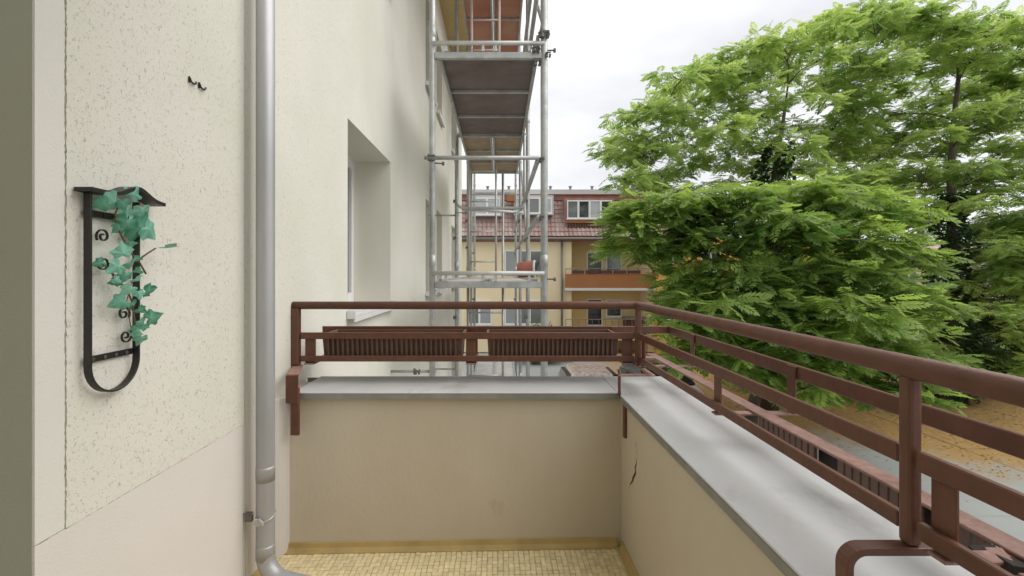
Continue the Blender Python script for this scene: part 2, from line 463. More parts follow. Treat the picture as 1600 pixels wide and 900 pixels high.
# ------------------------------------------------------------------ the house whose balcony this is
house = thing('apartment_house', 'pale cream plastered house wall filling the left side, with recessed windows', 'house', (WX - 0.2, 5, GZ))
WIN = [(2.835, 3.95), (5.84, 6.55), (6.86, 7.5), (9.0, 10.1)]
JY = 0.92                                   # balcony door jamb
def facade():
    ys = sorted({JY, 11.5} | {y for w in WIN for y in w})
    zs = [GZ]
    rows = []
    for k in (-1, 0, 1):
        rows.append((0.90 + 2.70 * k, 2.12 + 2.70 * k))
    zs = sorted({GZ, 5.44} | {z for r in rows for z in r})
    mb = MB()
    def hole(y, z): return any(a < y < b for a, b in WIN) and any(c < z < d for c, d in rows)
    for i in range(len(ys) - 1):
        for j in range(len(zs) - 1):
            y0, y1, z0, z1 = ys[i], ys[i + 1], zs[j], zs[j + 1]
            if not hole((y0 + y1) / 2, (z0 + z1) / 2):
                mb.quad((WX, y0, z0), (WX, y1, z0), (WX, y1, z1), (WX, y0, z1))
    mb.quad((WX, 11.5, GZ), (WX - 4, 11.5, GZ), (WX - 4, 11.5, 5.44), (WX, 11.5, 5.44))
    w = mb.build('wall', 'rough_plaster', house, fix=False)
    for (y0, y1) in WIN:
        for (z0, z1) in rows:
            xb = WX - 0.315
            o = MB()
            e = 0.002
            for a, b, c, d in [((WX + e, y0, z0), (WX + e, y0, z1), (xb, y0, z1), (xb, y0, z0)), ((WX + e, y1, z0), (xb, y1, z0), (xb, y1, z1), (WX + e, y1, z1)),
                               ((WX + e, y0, z1), (WX + e, y1, z1), (xb, y1, z1), (xb, y0, z1)), ((xb, y0, z0), (xb, y1, z0), (WX + e, y1, z0), (WX + e, y0, z0))]:
                o.quad(a, b, c, d)
            o.build('window_reveal', 'window_reveal', w, fix=False)
            win = box('window', 'white_frame', house, xb - 0.08, xb - 0.046, y0, y1, z0, z1)
            f = MB()
            ym = (y0 + y1) / 2
            x0, x1 = xb - 0.045, xb + 0.001
            f.box(x0, x1, y0 + .002, y0 + .06, z0, z1).box(x0, x1, y1 - .06, y1 - .002, z0, z1).box(x0, x1, y0 + .06, y1 - .06, z1 - .07, z1 - .002).box(x0, x1, y0 + .06, y1 - .06, z0, z0 + .09).box(x0, x1, ym - .05, ym + .05, z0 + .09, z1 - .07)
            f.build('frame', 'white_frame', win, 0.004)
            for a, b in ((y0 + .061, ym - .051), (ym + .051, y1 - .061)):
                box('pane', 'pane_dark', win, xb - 0.043, xb - 0.028, a, b, z0 + .091, z1 - .071)
            s = MB().box(xb + 0.002, WX + 0.055, y0 - 0.02, y1 + 0.02, z0 - 0.022, z0 + 0.004).box(WX + 0.045, WX + 0.0552, y0 - 0.021, y1 + 0.021, z0 - 0.05, z0 - 0.0221)
            s.build('sill', 'white_sill', win, 0.003)
            for yy in (y0 - 0.02, y1 + 0.012):
                box('sill_end_cap', 'white_sill', win, WX + 0.003, WX + 0.058, yy - .004, yy + 0.012, z0 - 0.03, z0 + 0.022, 0.003)
    return w
wall = facade()
# balcony door jamb: the wall's thickness turning into the room
box('door_reveal', 'jamb_shaded_plaster', house, WX - 0.9, WX - 0.0005, JY, JY + 0.31, -0.2, 2.72)
box('door_frame', 'white_frame', house, WX - 1.0, WX - 0.9, JY - 0.06, JY + 0.25, 0.0, 2.3, 0.004)
box('room_wall', 'reveal_plaster', house, WX - 1.1, WX - 1.0, -1.6, JY + 0.3, -0.2, 2.75)
# smooth plaster: dado and door surround, laid on the wall with a ragged trowelled edge
def ragged(y0, y1, z0, z1, n, which):
    """outline in (y,z) whose top (or right) edge wobbles"""
    pts = []
    if which == 'top':
        pts = [(y0, z0), (y1, z0)] + [(y1 + (y0 - y1) * i / n, z1 + random.uniform(-.0012, .0012)) for i in range(n + 1)]
    else:
        pts = [(y0, z0)] + [(y1 + random.uniform(-.0012, .0012), z0 + (z1 - z0) * i / n) for i in range(n + 1)] + [(y0, z1)]
    return pts
MB().prism(ragged(JY + 0.001, 1.62 * 1.03, -0.1, 0.5972, 160, 'top'), 'x', WX + 0.0005, WX + 0.005).build('smooth_dado', 'smooth_plaster', house)
MB().prism(ragged(1.695, PY + 0.002, -0.1, 0.5972, 40, 'top'), 'x', WX + 0.0005, WX + 0.005).build('smooth_dado', 'smooth_plaster', house)
MB().prism(ragged(JY + 0.0005, 0.984, 0.6, 2.72, 300, 'right'), 'x', WX + 0.0005, WX + 0.0056).build('door_surround', 'surround_plaster', house)
# rough field stands a trowel's thickness proud of the wall, split by a narrow vertical gap behind the pipe
def field(y0, y1, z0, z1, n):
    pts = [(y0 + random.uniform(-.0014, .0014), z0 + (z1 - z0) * i / n) for i in range(n + 1)]
    pts += [(y1, z1), (y1, z0)]
    return pts
MB().prism(field(0.9875, 1.674, 0.5985, 2.72, 330), 'x', WX + 0.0005, WX + 0.0062).build('plaster_field', 'rough_plaster', house)
MB().prism(field(1.690, 2.05, 0.5985, 2.72, 140), 'x', WX + 0.0005, WX + 0.0062).build('plaster_field', 'rough_plaster', house)
box('eaves', 'eave_wood', house, WX - 0.3, WX + 0.52, -1.0, 11.6, 5.44, 5.62)
MB().prism([(WX - 0.3, 5.621), (WX + 0.60, 5.621), (WX + 0.60, 5.66), (WX - 4.5, 8.6), (WX - 4.5, 8.4)], 'y', -1.0, 11.6).build('roof', 'roof_tile', house)
# slab overhead, and the end wall of the loggia behind the tripod
box('unseen_shading_slab', 'reveal_plaster', house, WX, 0.72, -1.62, 0.90, 2.74, 2.92)  # unseen slab, its length chosen to shade the door jamb
box('loggia_end_wall', 'reveal_plaster', house, WX - 1.0, 0.78, -1.75, -1.60, -0.3, 2.739)

# ------------------------------------------------------------------ balcony floor with mosaic
def fz(x): return -0.030 + 0.026 * (x - WX) / (PX - WX)
fl = MB().add([(WX, -1.6, fz(WX) - .004), (PX, -1.6, fz(PX) - .004), (PX, PY, fz(PX) - .004), (WX, PY, fz(WX) - .004),
               (WX, -1.6, -.22), (PX, -1.6, -.22), (PX, PY, -.22), (WX, PY, -.22)],
              [(0, 1, 2, 3), (7, 6, 5, 4), (4, 5, 1, 0), (5, 6, 2, 1), (6, 7, 3, 2), (7, 4, 0, 3)]).build('balcony_floor', 'grout', None)
struct(fl)
TP = 0.0215
tme = None
stuffmb = MB(); count = 0
cols = int((PX - WX - 0.02) / TP)
rows = []
y = PY - 0.03
while y > -0.2:
    rows.append(y); y -= TP
vis = [(r, c) for r in range(len(rows)) for c in range(cols)]
keep = set()
for r in range(len(rows)):
    yy = rows[r] - TP
    if not (1.66 < yy): continue
    for c in range(cols):
        keep.add((r, c))
cand = sorted(keep, key=lambda rc: -rc[0])
cand = [rc for rc in cand if rows[rc[0]] - TP > 1.68][:300]
keep = set(cand)
def tile_verts(w, l, h):
    b = 0.0016
    return ([(-w, -l, 0), (w, -l, 0), (w, l, 0), (-w, l, 0), (-w, -l, h - b), (w, -l, h - b), (w, l, h - b), (-w, l, h - b),
             (-w + b, -l + b, h), (w - b, -l + b, h), (w - b, l - b, h), (-w + b, l - b, h)],
            [(0, 1, 5, 4), (1, 2, 6, 5), (2, 3, 7, 6), (3, 0, 4, 7), (4, 5, 9, 8), (5, 6, 10, 9), (6, 7, 11, 10), (7, 4, 8, 11), (8, 9, 10, 11)])
tv, tf = tile_verts(TP / 2 - .0010, TP / 2 - .0010, 0.005)
tme = bpy.data.meshes.new('floor_tile'); tme.from_pydata(tv, [], tf); tme.materials.append(M['mosaic_tile'])
for (r, c) in vis:
    x = WX + 0.015 + (c + 0.5) * TP; yy = rows[r] - TP / 2
    jx, jy, jz = random.uniform(-.0012, .0012), random.uniform(-.0012, .0012), random.uniform(-.0008, .0008)
    if (r, c) in keep:
        link('floor_tile', tme, None, fl, (x + jx, yy + jy, fz(x) - .0035 + jz))
    else:
        stuffmb.add([(vx + x + jx, vy + yy + jy, vz + fz(x) - .0035 + jz) for vx, vy, vz in tv], tf)
# joined remainder gets island variation instead of object variation
m2 = mat('mosaic_tile_rest', (0.80, 0.685, 0.42), 0.42, var=0.14, vscale=18)
t, b = nodes(m2)
gi = t.nodes.new('ShaderNodeNewGeometry'); hs = t.nodes.new('ShaderNodeHueSaturation'); mr = t.nodes.new('ShaderNodeMapRange')
mr.inputs['To Min'].default_value = .90; mr.inputs['To Max'].default_value = 1.10
t.links.new(gi.outputs['Random Per Island'], mr.inputs['Value']); t.links.new(mr.outputs['Result'], hs.inputs['Value'])
srcs = b.inputs['Base Color'].links[0].from_socket
t.links.new(srcs, hs.inputs['Color']); t.links.new(hs.outputs['Color'], b.inputs['Base Color'])
struct(stuffmb.build('remaining_floor_tiles', 'mosaic_tile_rest', fl, fix=False), 'stuff')
# coved skirting tiles
def cove(h, d): return [(0, -.012), (0, h), (-.006, h), (-.010, h * .45), (-d * .6, h * .14), (-d, .003), (-d, -.012)]
L = (PX - WX - .05) / 6
for i in range(6):
    a, b_ = WX + .03 + i * L, WX + .03 + (i + 1) * L - .0005
    z = fz((a + b_) / 2)
    pr = [(PY + u, v + z) for u, v in cove(.034, .030)]
    mb = MB().prism(pr, 'x', a, b_)
    mb.v = [(vx, vy, vz + fz(vx) - z) for vx, vy, vz in mb.v]
    mb.build('skirting_tile', 'skirting_tile', fl)
for i in range(7):
    a, b_ = PY - .031 - (i + 1) * .25 + .002, PY - .031 - i * .25
    MB().prism([(PX + u, v + fz(PX)) for u, v in cove(.034, .028)], 'y', a, b_).build('skirting_tile', 'skirting_tile', fl)
for i in range(5):
    a, b_ = PY - .075 - (i + 1) * .25 + .002, PY - .075 - i * .25
    MB().prism([(WX + .006 - u, v + fz(WX)) for u, v in cove(.034, .03)], 'y', a, b_).build('skirting_tile', 'skirting_tile', fl)

# ------------------------------------------------------------------ parapet
par = thing('balcony_parapet', 'beige painted balcony parapet with grey zinc coping and a crack near the corner', 'parapet', (0, PY, -0.3))
pw = box('front_wall', 'tan_paint', par, WX + 0.006, PX + 0.26, PY, PY + 0.255, -0.3, CT - 0.02)
sw = box('side_wall', 'tan_paint', par, PX, PX + 0.26, -1.6, PY - 0.0005, -0.3, CT - 0.0205)
MB().prism([(WX + .0055, PY - .07), (WX + .030, PY - .047), (WX + .046, PY - .022), (WX + .052, PY + .002), (WX + .0055, PY + .002)], 'z', -0.1, CT - 0.022).build('corner_cove', 'smooth_plaster', par)
def coping(name, x0, x1, y0, y1, inner):
    mb = MB().box(x0, x1, y0, y1, CT - 0.006, CT)
    o = mb.build(name, 'zinc_sheet', par, 0.002, seg=1)
    return o
c1 = coping('coping', -.872, PX - 0.0215, PY - 0.022, PY + 0.285, 'y')
MB().box(-.872, PX - 0.0215, PY - 0.022, PY - 0.0165, CT - 0.028, CT - 0.0062).build('drip_edge', 'zinc_edge', c1)
MB().box(WX + 0.01, PX + 0.285, PY + 0.280, PY + 0.2852, CT - 0.05, CT - 0.0062).build('drip_edge', 'zinc_edge', c1)
c2 = coping('coping', PX - 0.0205, PX + 0.285, -0.55, PY + 0.285, 'x')
MB().box(PX - 0.0205, PX - 0.015, -1.6, PY - 0.0225, CT - 0.028, CT - 0.0062).build('drip_edge', 'zinc_edge', c2)
MB().box(PX + 0.280, PX + 0.2852, -1.6, PY + 0.279, CT - 0.05, CT - 0.0062).build('drip_edge', 'zinc_edge', c2)
coping('coping', PX - 0.0205, PX + 0.285, -1.6, -0.552, 'x')
# crack in the side wall: jagged open line just above the paint
def crack(pts, w):
    mb = MB(); L_ = []; R_ = []
    for i, (px, py) in enumerate(pts):
        Y = (PX - .001) * FPX / (px - VPX)
        p = at(px, py, Y); ww = w * random.uniform(.4, 1.2) * (0.25 if i in (0, len(pts) - 1) else 1)
        L_.append((PX - .0012, p.y - ww, p.z)); R_.append((PX - .0012, p.y + ww, p.z))
    for i in range(len(pts) - 1): mb.quad(L_[i], R_[i], R_[i + 1], L_[i + 1])
    return mb.build('crack', 'crack_dark', par)
crack([(989, 680), (991, 686), (994, 690), (993, 697), (995.5, 703), (993.5, 709)], .0016)
crack([(993.5, 716), (994.5, 724), (992, 731), (993, 739), (989, 747), (988, 752), (983.5, 758)], .0065)
crack([(984, 758), (983, 764)], .002)
crack([(1207, 858), (1209, 862), (1206, 868), (1208, 876)], .0012)

# ------------------------------------------------------------------ brown railing
RX, RY = 0.632, 2.07           # inner line of the railing
OX, OY = 0.867, 2.32           # outer line of the flower-box holder
rail = thing('balcony_railing', 'brown painted steel balcony railing with round handrail and flower box holder', 'railing', (RX, RY, CT))
hz = EYE - 0.143
LX = -0.925
tr = MB()
tr.tube([(LX - .012, RY, hz), (RX - .03, RY, hz), (RX - .012, RY - .004, hz), (RX - .003, RY - .014, hz), (RX, RY - .035, hz), (RX, -1.59, hz)], 0.0178, 16)
tr.build('handrail', 'brown_paint', rail, smooth=True)
def post(x, y, z0, z1, hx=.0185, hy=.0185, name='post'):
    return box(name, 'brown_paint', rail, x - hx, x + hx, y - hy, y + hy, z0, z1, .007, 3)
zb = EYE - 0.415
post(LX, RY, zb, hz - .012)
post(RX, RY, zb, hz - .012, .0135, .0135)
post(RX, 0.70, zb, hz - .012, .0112, .0112)
post(RX, -0.75, zb, hz - .012)
def flatbar(name, p0, p1, h0, h1, th=.006, m='brown_paint'):
    """upright flat bar from p0 to p1 (x,y) between depths h0 and h1 below the eye"""
    (x0, y0), (x1, y1) = p0, p1
    if abs(x1 - x0) > abs(y1 - y0): return box(name, m, rail, min(x0, x1), max(x0, x1), y0 - th, y0 + th, EYE - h1, EYE - h0, .002, 1)
    return box(name, m, rail, x0 - th, x0 + th, min(y0, y1), max(y0, y1), EYE - h1, EYE - h0, .002, 1)
UB, LB = (.266, .296), (.372, .398)
flatbar('crossbar', (LX + .022, RY), (RX - .018, RY), *UB)
flatbar('crossbar', (LX + .022, RY), (RX - .018, RY), *LB)
for y0, y1 in ((RY - .018, .716), (.684, -.72), (-.78, -1.59)):
    flatbar('crossbar', (RX, y0), (RX, y1), *UB)
    flatbar('crossbar', (RX, y0), (RX, y1), *LB)
flatbar('outer_crossbar', (-.90, OY), (OX - .0065, OY), .266, .303)
flatbar('outer_crossbar', (OX, OY + .006), (OX, -1.59), .266, .306)
# holder floor strip: flat bar along the side, sky reflection painted as paler pink
box('holder_strip', 'brown_worn_sheen', rail, .738, .782, -1.59, OY - .03, EYE - .405, EYE - .399, .0015, 1)
box('holder_strip', 'brown_worn_sheen', rail, -.90, .737, RY + .095, RY + .14, EYE - .405, EYE - .399, .0015, 1)
frames_y = [2.02, 1.335, 0.655, -.02, -.70, -1.38]
for y in frames_y:
    flatbar_z = EYE - .4055
    box('holder_arm', 'brown_worn_sheen', rail, RX - .004, OX + .006, y - .014, y + .014, flatbar_z - .006, flatbar_z, .0015, 1)
    box('holder_upright', 'brown_paint', rail, OX - .0125, OX - .0063, y - .019, y + .019, flatbar_z, EYE - .268, .0015, 1)
    box('inner_upright', 'brown_paint', rail, RX + .0065, RX + .0125, y - .019, y + .019, flatbar_z + .0003, EYE - .270, .0015, 1)
for x in (-.862, -.128, .585):
    flatbar_z = EYE - .4055
    box('holder_arm', 'brown_worn_sheen', rail, x - .024, x + .024, RY - .006, OY + .006, flatbar_z - .006, flatbar_z, .0015, 1)
    box('holder_upright', 'brown_paint', rail, x - .019, x + .019, OY - .0125, OY - .0063, flatbar_z, EYE - .268, .0015, 1)
    box('inner_upright', 'brown_paint', rail, x - .024, x + .024, RY + .0065, RY + .0125, flatbar_z + .0003, EYE - .270, .0015, 1)
# ribbed valance under the strip, with rotted notches
def valance(y0, y1):
    v = MB(); n = int((y1 - y0) / .021)
    for i in range(n):
        a = y0 + i * (y1 - y0) / n
        ribbed = (i // 9) % 3 != 2
        if ribbed:
            v.box(.741, .749, a + .002, a + .0165, EYE - .452, EYE - .4056)
            v.box(.7425, .7475, a + .0165, a + .021, EYE - .450, EYE - .4056)
        else:
            for q in range(4):
                v.box(.742, .748, a, a + .021, EYE - .416 - q * .0105, EYE - .4085 - q * .0105)
    return v
for y0, y1 in ((1.07, 1.30), (.80, 1.00), (.69, .765), (.60, .64), (-.02, .37), (-.65, -.10)):
    valance(y0, y1).build('ribbed_valance', 'planter_brown', rail)
for y0, y1 in ((1.30, 1.32), (1.00, 1.07), (.765, .80), (.37, .44)):
    box('valance_backing', 'rust_dark', rail, .765, .771, y0 - .02, y1 + .02, EYE - .452, EYE - .406)
# broken near end of the strip: splintered pieces lying in the holder
for i in range(9):
    y = .51 + i * .019
    o = box('splinter', 'brown_worn_sheen' if i % 2 else 'rust_dark', rail, .700 + .014 * random.random(), .725 + .02 * random.random(), y, y + random.uniform(.012, .04), EYE - .418, EYE - .408 + .006 * random.random(), .001, 1)
    o.rotation_euler = (random.uniform(-.25, .25), random.uniform(-.3, .3), random.uniform(-.5, .5))
# brackets screwed to the inside of the parapet
def rounded_bracket(y, w=.0125, t=.006):
    xi = PX + .011
    pts = [(RX + .03, zb - .0062)]
    cx, cz, rr = xi + .026, zb - .0062 - .026, .026
    pts += [(cx - rr * math.sin(a), cz + rr * math.cos(a)) for a in [math.pi / 2 * i / 6 for i in range(7)]]
    pts += [(xi, CT + .001)]
    path = [(x, y - w, z) for x, z in pts]
    return MB().ribbon(path, t, (0, 2 * w, 0)).build('bracket', 'brown_paint', rail, .002)
rounded_bracket(.70); rounded_bracket(-.75)
bk = MB().box(-.885, -.832, PY - .058, PY - .050, .613, zb - .005).build('bracket', 'brown_paint', rail, .003)
MB().prism([(-.885, PY - .0498), (-.832, PY - .0498), (LX + .022, RY + .022), (LX - .020, RY + .022)], 'z', zb - .012, zb - .0005).build('bracket_arm', 'brown_worn_sheen', bk, .002, seg=1)
box('bracket_leg', 'brown_paint', bk, -.868, -.832, PY - .0497, PY - .036, .478, .675, .003)
cb = MB()
pz = [(967.7, 577), (967.7, 606), (968.0, 616), (970.5, 624), (974.5, 629), (977.5, 631)]
cb.tube([at(a, b_, 1.885) for a, b_ in pz], .0062, 8)
cb = cb.build('bracket', 'brown_paint', rail, smooth=True)
p = at(977.5, 626, 1.88); q = at(977.5, 681, 1.88)
box('bracket_leg', 'brown_paint', cb, .507, .5195, 1.848, 1.872, q.z, p.z, .002, 1)
p = at(967.7, 576, 1.885)
box('bracket_arm', 'brown_worn_sheen', cb, p.x - .006, RX + .012, 1.873, 1.897, zb - .008, zb - .0005, .002, 1)
box('bracket_arm', 'brown_worn_sheen', cb, RX - .012, RX + .012, 1.8972, RY + .02, zb - .008, zb - .0005, .002, 1)

# ------------------------------------------------------------------ flower boxes in the front holder
def planter(x0, x1, label):
    y0, y1, z0, z1 = RY + .028, OY - .025, EYE - .3985, EYE - .280
    root = thing('flower_box', label, 'flower box', ((x0 + x1) / 2, (y0 + y1) / 2, z0), 'flower boxes in the front railing holder')
    tp = .007
    body = MB()
    # tapered trough: outer shell, rim, inner shell
    o = [(x0 + tp, y0 + tp), (x1 - tp, y0 + tp), (x1 - tp, y1 - tp), (x0 + tp, y1 - tp)]
    top = [(x0, y0), (x1, y0), (x1, y1), (x0, y1)]
    inn = [(x0 + .006, y0 + .006), (x1 - .006, y0 + .006), (x1 - .006, y1 - .006), (x0 + .006, y1 - .006)]
    vs = [(x, y, z0) for x, y in o] + [(x, y, z1 - .008) for x, y in top] + [(x, y, z1 - .008) for x, y in inn] + [(x, y, z1 - .05) for x, y in inn]
    fs = [(3, 2, 1, 0)]
    for a, b_ in ((0, 4), (4, 8), (8, 12)):
        fs += [(a + i, a + (i + 1) % 4, b_ + (i + 1) % 4, b_ + i) for i in range(4)]
    fs.append((12, 13, 14, 15))
    body.add(vs, fs)
    bo = body.build('trough', 'planter_brown', root)
    rim = MB()
    rim.box(x0 - .006, x1 + .006, y0 - .012, y0 + .005, z1 - .012, z1).box(x0 - .006, x1 + .006, y1 - .005, y1 + .006, z1 - .012, z1)
    rim.box(x0 - .006, x0 + .005, y0 + .0051, y1 - .0051, z1 - .012, z1).box(x1 - .005, x1 + .006, y0 + .0051, y1 - .0051, z1 - .012, z1)
    rim.build('rim', 'planter_brown', bo)
    n = 27
    for i in range(n):
        u = x0 + .03 + (x1 - x0 - .06) * i / (n - 1)
        r_ = MB()
        r_.add([(u - .0055, y0 + tp - .001, z0 + .004), (u + .0055, y0 + tp - .001, z0 + .004), (u + .0045, y0 + tp - .013, z0 + .004), (u - .0045, y0 + tp - .013, z0 + .004),
                (u - .0055, y0 + .001, z1 - .0125), (u + .0055, y0 + .001, z1 - .0125), (u + .0045, y0 - .0115, z1 - .0125), (u - .0045, y0 - .0115, z1 - .0125)],
               [(0, 3, 2, 1), (4, 5, 6, 7), (0, 1, 5, 4), (1, 2, 6, 5), (2, 3, 7, 6), (3, 0, 4, 7)])
        r_.build('rib', 'planter_brown', bo)
    return root
planter(-.815, -.170, 'long brown ribbed flower box nearer the house wall, in the front railing')
planter(-.055, .548, 'long brown ribbed flower box nearer the railing corner, in the front railing')

# ------------------------------------------------------------------ downpipe
px_, py_ = WX + .072, 1.70
dp = thing('downpipe', 'grey zinc downpipe running down the house wall and bending onto the floor', 'downpipe', (px_, py_, -.02))
r0 = .0325
d = Vector((1, -.30, 0)).normalized()
zc = .020
rr = .085
path = [(px_, py_, 3.2), (px_, py_, 1.6), (px_, py_, .60), (px_, py_, zc + rr + .02)]
cpt = Vector((px_, py_, zc + rr)) + d * rr
for i in range(1, 9):
    a = math.pi / 2 * i / 8
    path.append(cpt - d * rr * math.cos(a) - Vector((0, 0, 1)) * rr * math.sin(a))
path += [path[-1] + d * .25, path[-1] + d * .5]
pipe = MB().tube(path, r0, 24).build('pipe', 'zinc_pipe', dp, smooth=True)
for z in (.425, zc + rr + .028):
    MB().tube([(px_, py_, z + .01), (px_, py_, z), (px_, py_, z - .045)], [r0 + .0003, r0 + .0008, r0 + .0008], 24).build('sleeve', 'zinc_pipe', pipe, smooth=True)
cl = MB()
zc2 = .245
for zz in (zc2,):
    ring = [(px_ + (r0 + .002) * math.cos(a), py_ + (r0 + .002) * math.sin(a), zz + .010 * math.sin(a + .6)) for a in [2 * math.pi * i / 24 for i in range(25)]]
    cl.tube(ring, .0035, 6)
clamp = cl.build('pipe_clamp', 'galvanised', dp, smooth=True)
box('clamp_lug', 'coupler_steel', clamp, px_ - .062, px_ - .034, py_ - .030, py_ - .018, zc2 - .006, zc2 + .028, .002, 1)
MB().tube([(WX + .004, py_ - .024, zc2 + .022), (px_ - .03, py_ - .024, zc2 + .022)], .0035, 8).build('clamp_screw', 'galvanised', clamp, smooth=True)
wing = MB()
for i in range(7):
    a = random.uniform(0, 6.28)
    wing.box(px_ - .024 + i * .005, px_ - .018 + i * .005, py_ - r0 - .012, py_ - r0 - .003, zc2 - .012 + .004 * math.sin(a), zc2 + .006 + .006 * math.cos(a))
wing.build('clamp_bolt', 'galv_light', clamp)

# ------------------------------------------------------------------ wrought-iron wall bracket with artificial ivy
fr = thing('iron_wall_frame', 'black wrought iron wall holder with scrolls on the plaster', 'wall holder', (WX, 1.07, .87))
XF0, XF1 = WX + .014, WX + .032
yl, yr, zt, zbm = 1.020, 1.156, 1.332, .872
cy, rad = (yl + yr) / 2, (yr - yl) / 2
path = [(XF0, yl, zt), (XF0, yl, zbm + rad)] + [(XF0, cy - rad * math.cos(a), zbm + rad - rad * math.sin(a)) for a in [math.pi * i / 18 for i in range(1, 18)]] + [(XF0, yr, zbm + rad), (XF0, yr, zt)]
MB().ribbon(path, .0022, (XF1 - XF0, 0, 0)).build('frame_loop', 'black_iron', fr, .001, seg=1)
for z in (1.288, .955):
    cbx = box('crossbar', 'black_iron', fr, WX + .012, WX + .0165, yl, yr, z - .0075, z + .0075, .001, 1)
    for q in range(4):
        yy = yl + .02 + q * .031
        MB().tube([(WX + .0166, yy, z), (WX + .0185, yy, z)], .0045, 8).build('rivet', 'coupler_steel' if z < 1 else 'black_iron', cbx)
# wavy top plate
prof = []
for i in range(31):
    u = i / 30; y = 1.000 + .222 * u
    z = 1.335 + .026 * math.exp(-((u - .60) / .19) ** 2) + .002 * (1 - u)
    prof.append((WX + .010, y, z))
MB().ribbon(prof, .0045, (.040, 0, 0)).build('top_plate', 'black_iron', fr)
def scroll(y, z, r, s, flip):
    pts = []
    for i in range(26):
        a = i / 25 * 2.9 * math.pi - .6
        rad_ = r * (1.1 - .88 * i / 25)
        pts.append((XF0 + .006, y + s * rad_ * math.cos(a), z + flip * rad_ * math.sin(a)))
    return MB().ribbon(pts, .0013, (.005, 0, 0)).build('scroll', 'black_iron', fr)
def wallyz(px, py, X=WX + .02):
    Y = X * FPX / (px - VPX)
    return Y, EYE - (py - VPY) / FPX * Y
for px, py, s, fl_ in ((159, 369, -1, 1), (160, 411, -1, -1), (192, 490, 1, 1), (195, 525, 1, -1)):
    yy, zz = wallyz(px, py)
    scroll(yy, zz, .0165, s, fl_)

ivy = thing('artificial_ivy', 'teal green artificial ivy spray hanging on the black iron wall holder', 'ivy', (WX + .04, 1.11, .98))
def ivy_leaf(pos, size, roll, tilt, yaw, tint):
    h_ = [(.16, -.20), (.36, -.26), (.56, -.16), (.54, .02), (.66, .20), (.60, .36), (.40, .40), (.30, .58), (.16, .78)]
    jt = [random.uniform(.88, 1.12) for _ in h_]
    h_ = [(u * j_, v * j_) for (u, v), j_ in zip(h_, jt)]
    out = [(0, -.06)] + h_ + [(0, 1.0)] + [(-u, v) for u, v in reversed(h_)]
    vs = [(0, .12, .06)] + [(u, v, -.16 * abs(u) - .14 * max(0, v - .4) + .03 * math.sin(7 * u + 5 * v)) for u, v in out]
    n = len(out)
    fs = [(0, 1 + i, 1 + (i + 1) % n) for i in range(n)]
    me = bpy.data.meshes.new('leaf')
    mt = Matrix.Translation((0, 0, 0))
    # leaf plane starts facing +X (out of the wall), tip pointing down
    base = Matrix(((0, 0, 1), (1, 0, 0), (0, 1, 0)))      # u->Y, v->Z, w->X
    rot = Matrix.Rotation(yaw, 3, 'Z') @ Matrix.Rotation(tilt, 3, 'Y') @ Matrix.Rotation(roll, 3, 'X')
    pts = [rot @ (base @ Vector(v)) * size for v in vs]
    me.from_pydata([tuple(p_) for p_ in pts], [], fs)
    at2 = me.attributes.new('tint', 'FLOAT', 'POINT')
    at2.data.foreach_set('value', [min(1, max(0, tint + .16 * math.sin(i * 1.3 + tint * 9) + (.30 if i in (0, 1, 11) else 0))) for i in range(len(vs))])
    link('leaf', me, 'leaf_ivy_teal', ivy, pos)
leaves = [(180, 312, .034, 2.4, .5, .3, .7), (166, 318, .022, 1.9, .3, -.4, .35), (196, 322, .026, -2.6, -.2, .5, .6), (206, 306, .024, -.5, .3, .2, .55),
          (222, 326, .028, -2.9, .4, .2, .7), (214, 352, .046, -1.9, .35, .1, .12), (229, 356, .036, -2.2, .2, .8, .62), (200, 345, .026, 2.8, .4, -.2, .2),
          (259, 386, .040, -1.62, 1.25, .2, .45), (207, 383, .026, 1.5, 1.1, .1, .55), (192, 398, .034, .2, .3, -.2, .8), (186, 415, .030, 2.2, .3, -.1, .62),
          (203, 411, .030, -2.3, .4, .4, .42), (197, 428, .026, 2.9, .3, .2, .3), (212, 436, .024, -2.0, .6, .3, .88), (186, 441, .022, 1.8, .5, -.4, .15),
          (204, 450, .030, 2.6, .3, .1, .92), (229, 455, .030, -1.3, .6, .2, .10), (193, 470, .032, 2.0, .35, -.2, .35), (206, 474, .024, -2.6, .3, .3, .22),
          (217, 483, .022, -2.2, .4, .2, .18), (233, 498, .032, -1.2, .6, .1, .22), (219, 502, .024, -2.5, .3, .4, .55), (222, 527, .026, 3.0, .7, .5, .42),
          (160, 410, .020, 2.0, .4, -.3, .2), (213, 512, .018, 2.4, .5, .2, .25)]
for q in range(16):
    px, py = random.choice([(186, 320), (200, 345), (194, 392), (206, 414), (192, 436), (204, 462), (208, 488), (215, 515)])
    leaves.append((px + random.uniform(-14, 14), py + random.uniform(-12, 12), random.uniform(.013, .021), random.uniform(1.6, 4.6), random.uniform(-.2, .9), random.uniform(-.8, .8), random.uniform(.05, .95)))
for (px, py, s, ro, ti, ya, tn) in leaves:
    X = WX + .052 + random.uniform(-.008, .012)
    Y = X * FPX / (px - VPX)
    ivy_leaf(Vector((X, Y, EYE - (py - VPY) / FPX * Y)), s * (1.32 if py < 360 else 1.05), ro, ti + random.uniform(-.3, .3), ya - .55 + random.uniform(-.35, .35), tn)
def stem(pts, r_=.0021):
    P_ = []
    for px, py in pts:
        X = WX + .045; Y = X * FPX / (px - VPX)
        P_.append((X, Y, EYE - (py - VPY) / FPX * Y))
    MB().tube(P_, r_, 6).build('stem', 'stem_brown', ivy, smooth=True)
stem([(186, 318), (180, 335), (183, 355), (192, 372), (204, 395), (218, 410), (228, 428)])
stem([(216, 406), (232, 395), (243, 388)])
stem([(171, 420), (180, 436), (196, 448), (206, 470), (210, 500), (214, 520)])
